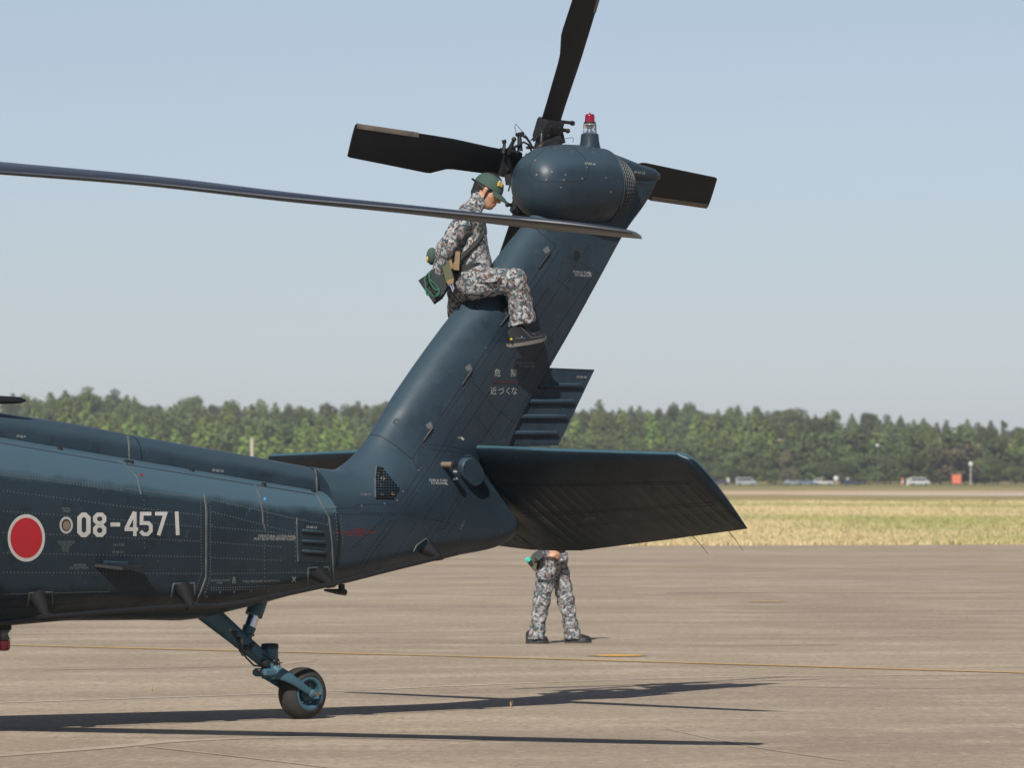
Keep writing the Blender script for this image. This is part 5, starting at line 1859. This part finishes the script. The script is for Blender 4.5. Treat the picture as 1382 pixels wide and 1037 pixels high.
# near leg trailing, far leg leading
pr += [P(wq(740, 757, -.085), wq(731, 812, -.10), 0.106, 0.084, m=CA, k=.04, w=.008, wp=.4), P(wq(731, 812, -.10), wq(725, 848, -.10), 0.080, 0.072, m=CA, k=.03, w=.008, wp=2.2), P(wq(726, 842, -.10), wq(723.5, 866, -.10), 0.074, 0.088, m=CA, k=.006, w=.006, cut=[(wq(724, 863.5, -.1), (0.05, 0, -1))]),
       P(wq(751, 757, .085), wq(764, 812, .10), 0.106, 0.082, m=CA, k=.03, w=.008, wp=1.4), P(wq(764, 812, .10), wq(771, 847, .10), 0.080, 0.070, m=CA, k=.03, w=.008, wp=3.3), P(wq(770, 842, .10), wq(774, 866, .10), 0.074, 0.088, m=CA, k=.006, w=.006, cut=[(wq(773, 863.5, .1), (-0.05, 0, -1))]),
       P(wq(724, 858, -.1), wq(724, 866, -.1), 0.045, m=5), P(wq(773, 858, .1), wq(773, 866, .1), 0.045, m=5)]
sh, el, wr = wq(742, 684, -.20), wq(726, 728, -.24), wq(736, 748, -.205)
pr += [P(sh, el, 0.066, 0.054, m=CA, k=.03, w=.005), P(el, wr, 0.054, 0.042, m=CA, k=.025)]
pr += hand_prims(wr, (1.0, -0.05, -0.04), (-0.05, -0.75, 0.65), (0.2, 0.3, 0.9), SK, 0.45, 1.0)
sh, el, wr = wq(742, 684, .20), wq(728, 728, .25), wq(744, 748, .21)
pr += [P(sh, el, 0.066, 0.054, m=CA, k=.03), P(el, wr, 0.054, 0.042, m=CA, k=.025)]
pr += hand_prims(wr, (1, 0, -0.05), (0, 0.75, 0.65), (0.2, -0.3, 0.9), SK, 0.45, 1.0)
hc2 = wq(748, 649.5, 0)
hf, hu, hs = frame_of((1, 0, -0.1), (0.1, 0, 1))
pr += head_prims(hc2, hf, hu, hs)
man2.data = sdf_body(pr, 0.0065, [M['camo'], M['skin'], M['hair'], M['lipskin'], M['glove'], M['boot']], 'person')
man2.location = OFF
tag(man2, 'crew member in grey camouflage trousers standing on the apron behind the stabilator', 'person', 'ground crew')
cap_parts(man2, hc2, hf, hu, hs)
mb = MB()
ring = [wq(745, 744.5, 0) + np.array([0.130 * math.cos(w), 0.172 * math.sin(w), 0]) for w in np.linspace(0, 2 * math.pi, 32, endpoint=False)]
mb.loft([[wq(745, 744.5, 0) + (q - wq(745, 744.5, 0)) * o + np.array([0, 0, z]) for q in ring] for z, o in ((-.02, .95), (-.02, 1.04), (.02, 1.04), (.02, .95))], caps=False)
mb.build('belt', M['bag'], man2)
slab('cuff', [(722, 745), (731, 742), (734, 752), (726, 758), (722, 754)], -.265, .05, M['glove'], man2)
slab('jacket_hem', [(744, 750), (766, 746), (767, 756), (756, 758), (745, 756)], -.155, .03, M['camo'], man2, 0.5)
slab('thigh_pocket', [(726, 776), (745, 772), (744, 783), (725, 783)], -.20, .03, M['camo'], man2, 0.5)
hl = slab('torch_holster', [(713, 755), (722, 748), (725, 762), (723, 773), (719, 769)], -.16, .07, M['olive'], man2)
MB().tube([wq(722, 768, -.15), wq(713.5, 756.5, -.18)], [0.020, 0.026], 12).build('torch', M['bag'], hl)
MB().tube([wq(713.8, 757, -.18), wq(711, 754.5, -.19)], [0.026, 0.024], 12).build('torch_head', M['cyan'], hl)
slab('holster_flap', [(717, 750), (723, 745), (725, 757), (721, 760)], -.19, .04, M['glove'], hl)
for a, b, dy in ((709.5, 740.5, -.10), (761.5, 798.5, .10)):
    hq, tq_ = wq(a, 0, dy), wq(b, 0, dy)
    hq[2] = tq_[2] = -OFF[2] + 0.0
    shoe(man2, 'boot', hq, tq_, np.array([0, 0, 1.0]), M['blacksole'], M['boot'])

# ------------------------------------------------------------------ trees beyond the field
def leaf_mat(name, a, b_):
    m = mat(name, a, 0.8, spec=0.2, var=b_, scale=0.35)
    n = m.node_tree.nodes
    n['Principled BSDF'].inputs['Transmission Weight'].default_value = 0.0
    # each tree a slightly different green
    l = m.node_tree.links
    oi = n.new('ShaderNodeObjectInfo')
    hsv = n.new('ShaderNodeHueSaturation')
    src = n['Principled BSDF'].inputs['Base Color'].links[0].from_socket
    mr = n.new('ShaderNodeMapRange')
    mr.inputs['To Min'].default_value, mr.inputs['To Max'].default_value = 0.62, 1.35
    l.new(oi.outputs['Random'], mr.inputs['Value'])
    l.new(mr.outputs[0], hsv.inputs['Value'])
    mh_ = n.new('ShaderNodeMath'); mh_.operation = 'MULTIPLY_ADD'
    mh_.inputs[1].default_value, mh_.inputs[2].default_value = 0.045, 0.478
    l.new(oi.outputs['Random'], mh_.inputs[0])
    l.new(mh_.outputs[0], hsv.inputs['Hue'])
    l.new(src, hsv.inputs['Color'])
    l.new(hsv.outputs[0], n['Principled BSDF'].inputs['Base Color'])
    return m


M['pine'] = leaf_mat('dark conifer needles', (0.135, 0.165, 0.058), (0.085, 0.112, 0.040))
M['cedar'] = leaf_mat('bright conifer needles', (0.165, 0.215, 0.045), (0.115, 0.160, 0.038))
M['broad'] = leaf_mat('broad leaves', (0.108, 0.132, 0.042), (0.066, 0.086, 0.030))
M['sere'] = leaf_mat('grey brown twigs', (0.17, 0.15, 0.085), (0.12, 0.115, 0.06))
M['bark'] = mat('bark', (0.07, 0.05, 0.035), 0.9)


def leaf_cloud(centres, n, size, squash=0.7):
    """many small tilted leaf clumps scattered through the given lobes"""
    vs, fs = [], []
    for c, r in centres:
        k = int(n * r**2)
        for _ in range(k):
            d = rng.normal(0, 1, 3)
            d /= np.linalg.norm(d)
            q = c + d * r * rng.uniform(0.55, 1.05) * np.array([1, 1, squash])
            t = rng.normal(0, 1, 3); t /= np.linalg.norm(t)
            t = t + d * 0.2
            u = np.cross(t, d + rng.normal(0, 0.5, 3)); u /= np.linalg.norm(u) + 1e-9
            s = size * rng.uniform(0.6, 1.4)
            o = len(vs)
            vs += [q - t * s, q + u * s * 0.7, q + t * s, q - u * s * 0.7]
            fs.append((o, o + 1, o + 2, o + 3))
    return vs, fs


def conifer_mesh(h, seed):
    r_ = np.random.default_rng(seed)
    vs, fs = [], []
    for i in range(26):
        z = h * (0.12 + 0.86 * i / 25)
        rad = h * 0.25 * (1 - (i / 26) ** 1.7) * r_.uniform(0.75, 1.2) + 0.18
        nb = max(4, int(12 * (1 - i / 30)))
        for j in range(nb):
            a = 6.283 * (j + r_.uniform(-.35, .35)) / nb + i
            L = rad * r_.uniform(0.7, 1.2)
            d = np.array([math.cos(a), math.sin(a), 0])
            s = np.array([-d[1], d[0], 0])
            for f0, f1, w in ((0.1, 0.6, 0.32), (0.5, 1.0, 0.26)):
                p0 = np.array([0, 0, z]) + d * L * f0 - np.array([0, 0, 0.30 * L * f0])
                p1 = np.array([0, 0, z]) + d * L * f1 - np.array([0, 0, 0.42 * L * f1])
                o = len(vs)
                ww = w * (0.6 + 0.35 * L) * r_.uniform(0.7, 1.3)
                tw = np.array([0, 0, r_.uniform(-0.35, 0.35)])
                vs += [p0 - s * ww * 0.6, p0 + s * ww * 0.6, p1 + s * ww + tw - np.array([0, 0, .25]), p1 + d * 0.25, p1 - s * ww - tw - np.array([0, 0, .25])]
                fs.append((o, o + 1, o + 2, o + 3, o + 4))
    me = bpy.data.meshes.new('crown')
    me.from_pydata([tuple(v) for v in vs], [], fs)
    return me


def broad_mesh(h, wd, seed):
    r_ = np.random.default_rng(seed)
    lobes = []
    for i in range(13):
        a = r_.uniform(0, 6.283)
        z = h * r_.uniform(0.18, 0.86)
        k = wd * 0.5 * math.sin(min(1.0, 1.25 - z / h) * math.pi * 0.55) * r_.uniform(0.3, 0.85)
        lobes.append((np.array([k * math.cos(a), k * math.sin(a), z]), wd * r_.uniform(0.16, 0.27)))
    vs, fs = leaf_cloud(lobes, 46, 0.30)
    me = bpy.data.meshes.new('crown')
    me.from_pydata([tuple(v) for v in vs], [], fs)
    return me


def trunk_mesh(h, r):
    return MB().tube([np.array([0, 0, -0.6]), np.array([0.05, 0, h * 0.35]), np.array([0, 0.05, h * 0.8])], [r, r * 0.75, r * 0.25], 7).mesh('trunk', M['bark'])


def make_tree(name, crown_meshes, m, trunk):
    out = []
    for me in crown_meshes:
        me.materials.clear()
        me.materials.append(m)
        out.append((me, trunk))
    return out


PINES = make_tree('p', [conifer_mesh(12, s) for s in (1, 2, 3, 4)], M['pine'], trunk_mesh(12, .22))
CEDARS = make_tree('c', [conifer_mesh(10, s) for s in (5, 6, 7)], M['cedar'], trunk_mesh(10, .18))
BROADS = make_tree('b', [broad_mesh(8, w, s) for w, s in ((8, 8), (9.5, 9), (7, 10), (11, 11))], M['broad'], trunk_mesh(8, .2))
SERES = make_tree('s', [broad_mesh(7, 8, 12)], M['sere'], trunk_mesh(7, .2))
first = {}


ZONES = ((-200, 0, 'beyond the left end of the helicopter spine'), (0, 175, 'above the front spine cover'), (175, 345, 'above the rear spine cover'), (345, 470, 'above the far half of the stabilator'), (470, 620, 'behind the root of the tail pylon'), (620, 760, 'behind the ribbed fin plate'),
         (760, 915, 'above the near half of the stabilator'), (915, 1000, 'right of the stabilator tip'), (1000, 1060, 'behind the long silver van'), (1060, 1125, 'behind the pair of low silver cars'), (1125, 1180, 'behind the white dish'), (1180, 1262, 'behind the white van'), (1262, 1330, 'behind the orange board'), (1330, 1700, 'at the right end of the woods'))


def zone(px):
    return next((t for a, b, t in ZONES if a <= px < b), ZONES[-1][2])


def plant(kind, name, protos, X, Y, sc, label, group, wide=1.0, z=None):
    me, tr = protos[rng.integers(len(protos))]
    zz = float(terrain(np.array(X), np.array(Y))) if z is None else z
    root = bpy.data.objects.new(name, None)
    COL.objects.link(root)
    root.location = (X, Y, zz)
    root.rotation_euler.z = rng.uniform(0, 6.283)
    root.scale = (sc * wide, sc * wide, sc)
    link('trunk', tr, root)
    link('crown', me, root)
    return tag(root, label, 'tree', group)


def top_of(px, Y, drop=0.0):
    return CAMH + (HORIZ - profile_top(px) - drop) / FPX * Y


PX0, PX1 = -70, 1450
# skyline conifers on the rising ground
for row, (Y, step, drop) in enumerate(((1150 * KFAR, 15.0, 0), (1075 * KFAR, 14.0, 7))):
    px = PX0 + 5 * row
    while px < PX1:
        Yj = Y + rng.uniform(-45, 45)
        X = (px - 691) / FPX * Yj
        g = float(terrain(np.array(X), np.array(Yj)))
        hgt = max(5.0, top_of(px, Yj, drop + rng.uniform(-7, 12)) - g)
        if rng.random() < 0.5:
            plant('broad', 'broadleaf_tree', BROADS, X, Yj, hgt / 8.4, 'rounded broadleaf tree among the skyline conifers, ' + zone(px), 'broadleaf trees on the skyline', rng.uniform(0.55, 0.85))
            px += step * rng.uniform(0.6, 1.45)
            continue
        plant('pine', 'pine_tree', PINES, X, Yj, hgt / 12, 'dark skyline conifer on the far wooded rise, ' + zone(px), 'skyline conifers', min(1.5, 12 / hgt * 1.15))
        px += step * rng.uniform(0.6, 1.45)
# brighter plantation conifers in front of them
for row, (Y, step, f0, f1) in enumerate(((985 * KFAR, 18.0, .40, .70), (925 * KFAR, 19.0, .30, .52))):
    px = PX0 + 8 * row
    while px < PX1:
        Yj = Y + rng.uniform(-36, 36)
        X = (px - 691) / FPX * Yj
        g = float(terrain(np.array(X), np.array(Yj)))
        pt = HORIZ + 8 - (HORIZ - profile_top(px) + 8) * (rng.uniform(f0, f1) + 0.25)
        hgt = max(5.0, CAMH + (HORIZ - pt) / FPX * Yj - g)
        if rng.random() < 0.38:
            plant('broad', 'broadleaf_tree', BROADS, X, Yj, hgt / 8.6, 'rounded broadleaf tree among the plantation conifers, ' + zone(px), 'broadleaf trees among the plantation', rng.uniform(0.7, 1.1))
            px += step * rng.uniform(0.6, 1.4)
            continue
        plant('cedar', 'cedar_tree', CEDARS, X, Yj, hgt / 10, 'bright green plantation conifer below the skyline, ' + zone(px), 'plantation conifers', min(1.5, 10 / hgt * 1.15))
        px += step * rng.uniform(0.6, 1.4)
# broad crowns and scrub along the field edge
for row, (Y, step, h0, h1) in enumerate(((885 * KFAR, 27.0, 7.0, 10.0), (868 * KFAR, 26.0, 4.0, 7.2), (860 * KFAR, 24.0, 2.4, 4.6))):
    px = PX0 + 11 * row
    while px < PX1:
        if row > 0 and (px < 430 or 705 < px < 890):
            px += step * rng.uniform(0.6, 1.4)
            continue
        Yj = Y + rng.uniform(-7, 7)
        X = (px - 691) / FPX * Yj
        hgt = rng.uniform(h0, h1) * (1.0 + 0.15 * math.sin(px * 0.012))
        if px < 520:
            hgt *= 0.8
        plant('broad', 'broadleaf_tree', BROADS, X, Yj, hgt / 8, ('tall rounded broadleaf tree', 'middling broadleaf tree', 'low round bushy tree')[row] + ' at the field edge, ' + zone(px), 'broadleaf trees at the field edge', rng.uniform(0.9, 1.3))
        px += step * rng.uniform(0.6, 1.4)
for px, hh, lab in ((1292, 7.6, 'grey brown half bare tree behind the white mast'), (1062, 6.3, 'thin pale bare tree between dark broadleaf crowns')):
    X = (px - 691) / FPX * 852 * KFAR
    t_ = plant('sere', 'bare_tree', SERES, X, 852 * KFAR, hh / 7, lab, None, 1.3 if px > 1200 else 0.5)

# the woods go on to both sides as one mass
def forest_mass():
    protos = []
    for me, m_i in [(q[0], 0) for q in PINES] + [(q[0], 1) for q in CEDARS] + [(q[0], 2) for q in BROADS]:
        v = np.empty(len(me.vertices) * 3); me.vertices.foreach_get('co', v)
        f = [tuple(p.vertices) for p in me.polygons][::2]
        protos.append((v.reshape(-1, 3), f, m_i, 12 if m_i == 0 else (10 if m_i == 1 else 8)))
    V, F, I, o = [], [], [], 0
    for a, b in ((-2600, -75), (1455, 4000)):
        for Y, step, kinds, h0, h1 in ((1150, 24, (0, 1, 2, 3, 7), 9, 14), (985, 26, (4, 5, 6), 9, 13), (885, 30, (7, 8, 9, 10), 7, 10), (862, 36, (7, 8, 9), 3, 5)):
            px = a
            while px < b:
                Yj = (Y + rng.uniform(-18, 18)) * KFAR
                X = (px - 691) / FPX * Yj
                v, f, mi, hh = protos[kinds[rng.integers(len(kinds))]]
                sc_ = rng.uniform(h0, h1) / hh
                an_ = rng.uniform(0, 6.283)
                c_, s_ = math.cos(an_), math.sin(an_)
                w = v * sc_
                V.append(np.stack([w[:, 0] * c_ - w[:, 1] * s_ + X, w[:, 0] * s_ + w[:, 1] * c_ + Yj, w[:, 2] + float(terrain(np.array(X), np.array(Yj)))], -1))
                F += [tuple(i + o for i in q) for q in f]
                I += [mi] * len(f)
                o += len(v)
                px += step * rng.uniform(0.7, 1.4)
    me = bpy.data.meshes.new('forest')
    me.from_pydata(np.concatenate(V).tolist(), [], F)
    for k in ('pine', 'cedar', 'broad'):
        me.materials.append(M[k])
    me.polygons.foreach_set('material_index', I)
    tag(link('forest', me), 'mixed woods running on to both sides of the airfield', 'woods', kind='stuff')


forest_mass()

# ------------------------------------------------------------------ far vehicles, boards, masts
M['carwhite'] = mat('white car paint', (0.46, 0.47, 0.47), 0.25, coat=0.5)
M['carsilver'] = mat('silver car paint', (0.42, 0.44, 0.46), 0.25, metal=0.4, coat=0.5)
M['cardark'] = mat('dark car paint', (0.035, 0.045, 0.07), 0.25, coat=0.6)
M['carblue'] = mat('grey blue car paint', (0.15, 0.19, 0.25), 0.25, coat=0.5)
M['glass'] = mat('dark glass', (0.02, 0.025, 0.03), 0.08)
M['orange'] = mat('orange board', (0.56, 0.15, 0.08), 0.7)
M['postdark'] = mat('dull green mast', (0.10, 0.11, 0.09), 0.7)
M['postwhite'] = mat('white post', (0.52, 0.52, 0.50), 0.5)
M['postgrey'] = mat('weathered pole', (0.42, 0.39, 0.35), 0.8)
VY = 815.0 * KFAR


def far_point(px, py=None, Y=VY):
    return np.array([(px - 691) / FPX * Y, Y, -0.012])


def vehicle(px, kind, m, label, Y=VY, turn=0.0):
    c = far_point(px, None, Y)
    cat = {'car': 'car', 'van': 'van', 'pickup': 'pickup truck'}[kind]
    root = bpy.data.objects.new({'car': 'parked_car', 'van': 'parked_van', 'pickup': 'parked_pickup'}[kind], None)
    COL.objects.link(root)
    root.location = c
    root.rotation_euler.z = turn
    root.scale = (0.82, 0.82, 0.72)
    L, W2, H = {'car': (2.15, 0.84, 1.45), 'van': (2.35, 0.86, 1.95), 'pickup': (2.3, 0.84, 1.75)}[kind]
    if kind == 'car':
        out = [(-L, .35), (-L, .85), (-L * .86, .95), (-L * .55, 1.40), (L * .18, H), (L * .52, .98), (L * .95, .85), (L, .55), (L, .35)]
        win = [(-L * .72, .97), (-L * .50, 1.33), (L * .15, 1.36), (L * .40, .99)]
    elif kind == 'van':
        out = [(-L, .35), (-L, 1.80), (-L * .93, H), (L * .45, H), (L * .80, 1.10), (L, .95), (L, .35)]
        win = [(-L * .85, 1.15), (-L * .82, 1.72), (L * .42, 1.72), (L * .68, 1.15)]
    else:
        out = [(-L, .45), (-L, 1.0), (L * .18, 1.0), (L * .2, H), (L * .75, H), (L, 1.05), (L, .45)]
        win = [(L * .27, 1.08), (L * .28, 1.6), (L * .72, 1.6), (L * .88, 1.08)]
    rg = [[np.array([x, y, z if z < .9 else .9 + (z - .9)]) * np.array([s, 1, 1]) for x, z in out] for y, s in ((-W2, .96), (-W2 * .85, 1), (W2 * .85, 1), (W2, .96))]
    MB().loft(rg).build('body', m, root, smooth=25)
    for s in (-1, 1):
        MB().prism([np.array([x, s * (W2 + 0.004), z]) for x, z in win], (0, s * 0.02, 0)).build('side_window', M['glass'], root, smooth=0)
        for wx in (-L * .62, L * .62):
            MB().lathe((wx, s * (W2 - .12), .31), (0, s, 0), [(.2, 0), (.31, .02), (.31, .16), (.19, .18), (.0, .17)], 16, caps=False).build('wheel', M['rubber'], root)
    return tag(root, label, cat, 'vehicles parked along the far field edge')


vehicle(971, 'car', M['cardark'], 'dark car parked just right of the stabilator tip at the far field edge')
vehicle(1007, 'van', M['carsilver'], 'long silver van left of the row of low silver cars')
vehicle(1070, 'car', M['carsilver'], 'low silver car leftmost of the pair near the middle of the far row', turn=0.3)
vehicle(1088, 'car', M['carblue'], 'grey blue car second of the pair near the middle of the far row')
vehicle(1111, 'pickup', M['carwhite'], 'white pickup truck left of the round white dish', turn=3.1)
vehicle(1150, 'car', M['cardark'], 'dark low car right of the round white dish')
vehicle(1241, 'van', M['carwhite'], 'bright white van standing left of the orange board')
# small upright things at the edge of the field
c = far_point(1129)
r_ = link('dish_antenna', MB().lathe(c + np.array([0, 0, 1.2]), (0.55, -1, 0.15), [(0.0, .20), (.25, .15), (.45, .03), (.55, -.06), (.45, .0), (.25, .11), (0.0, .16)], 24, caps=False).mesh('dish_antenna', M['postwhite']))
MB().tube([c, c + np.array([0, 0.15, 1.15])], 0.07, 8).build('stand', M['postgrey'], r_)
tag(r_, 'round white dish on a short stand among the far vehicles', 'dish antenna')
c = far_point(1291)
r_ = link('marker_board', MB().box(c + np.array([0, 0, 1.10]), (0.85, 0.06, 0.85), bev=0.02).mesh('marker_board', M['orange']))
for s in (-.6, .6):
    MB().tube([c + np.array([s, 0.05, 0]), c + np.array([s, 0.05, 1.6])], 0.05, 6).build('post', M['postgrey'], r_)
tag(r_, 'square orange marker board standing at the far edge of the field', 'board')
for px, h_, lab, m_ in ((983, 1.3, 'short white marker post beside the dark car', 'postwhite'), (1144, 1.3, 'short white marker post just right of the round dish', 'postwhite'), (1218, 1.3, 'red and white marker post left of the white van', 'orange'), (1225, 1.1, 'short pale marker post touching the white van', 'postwhite')):
    c = far_point(px)
    o = link('marker_post', MB().lathe(c, (0, 0, 1), [(.26, 0), (.22, .3), (.20, h_ * .8), (.26, h_ * .84), (.24, h_), (.05, h_ + .08)], 14).mesh('marker_post', M[m_]))
    if m_ == 'orange':
        MB().lathe(c, (0, 0, 1), [(.235, .45), (.225, .85)], 14, caps=False).build('white_band', M['postwhite'], o)
    tag(o, lab, 'post', 'marker posts along the far field edge')
c = far_point(1310, None, 825 * KFAR)
o = link('lamp_mast', MB().tube([c, c + np.array([0, 0, 3.6])], [.10, .08], 10).mesh('lamp_mast', M['postwhite']))
MB().lathe(c + np.array([0, 0, 3.5]), (0, 0, 1), [(.12, 0), (.38, .15), (.42, .55), (.3, .75), (.1, .85)], 16).build('lamp_head', M['postwhite'], o)
tag(o, 'white mast with a rounded head in front of the half bare tree', 'mast')
c = far_point(1184, None, 830 * KFAR)
o = link('lamp_mast', MB().tube([c, c + np.array([0, 0, 7.3])], [.05, .04], 8).mesh('lamp_mast', M['postdark']))
MB().ell(c + np.array([0, 0, 7.4]), (.35, .25, .28)).build('lamp_head', M['postwhite'], o)
tag(o, 'thin tall dull green mast with a small white lamp against the trees', 'mast')
c = far_point(340, None, 430 * KFAR)
o = link('pole', MB().tube([c, c + np.array([0, 0, 5.3])], [.16, .15], 10).mesh('pole', M['postgrey']))
MB().lathe(c + np.array([0, 0, 5.28]), (0, 0, 1), [(.16, 0), (.17, .05), (.05, .1)], 10).build('pole_cap', M['postgrey'], o)
tag(o, 'plain pale pole standing beyond the spine of the helicopter', 'pole')

# dry weeds in the joints of the apron
for px, py, s, lab in ((690, 956, .045, 'tall dry weed sprouting from the apron inside the pylon shadow'), (375, 930, .045, 'tiny dry weed on the apron left of the tail wheel'), (205, 934, .04, 'tiny pale weed on the apron under the roundel'), (1305, 837, .06, 'small reddish weed on the open apron at the right')):
    c = ground(px, py)
    mb = MB()
    for k in range(9):
        a = rng.uniform(0, 6.283)
        ln = s * rng.uniform(.5, 1.3)
        d = np.array([math.cos(a), math.sin(a), 0]) * ln * .6
        mb.tube([c, c + d * .5 + np.array([0, 0, ln * .6]), c + d + np.array([0, 0, ln])], [.002, .0017, .0008], 4)
    o = link('weed', mb.mesh('weed', mat('dry stalk', (0.36, 0.26, 0.14), 0.9)))
    tag(o, lab, 'weed', 'weeds on the apron')

# ------------------------------------------------------------------ air
hz = bpy.data.materials.new('haze')
hz.use_nodes = True
hn, hl = hz.node_tree.nodes, hz.node_tree.links
hn.remove(hn['Principled BSDF'])
pv_ = hn.new('ShaderNodeVolumePrincipled')
pv_.inputs['Color'].default_value = (0.80, 0.85, 1.0, 1)
pv_.inputs['Density'].default_value = 0.00012
pv_.inputs['Anisotropy'].default_value = 0.0
hl.new(pv_.outputs[0], hn['Material Output'].inputs['Volume'])
hb = MB().box((0, 1950, 19.5), (3200, 2450, 21.0)).build('haze', hz, smooth=0)
tag(hb, 'pale summer haze lying over the airfield', 'haze', kind='stuff')
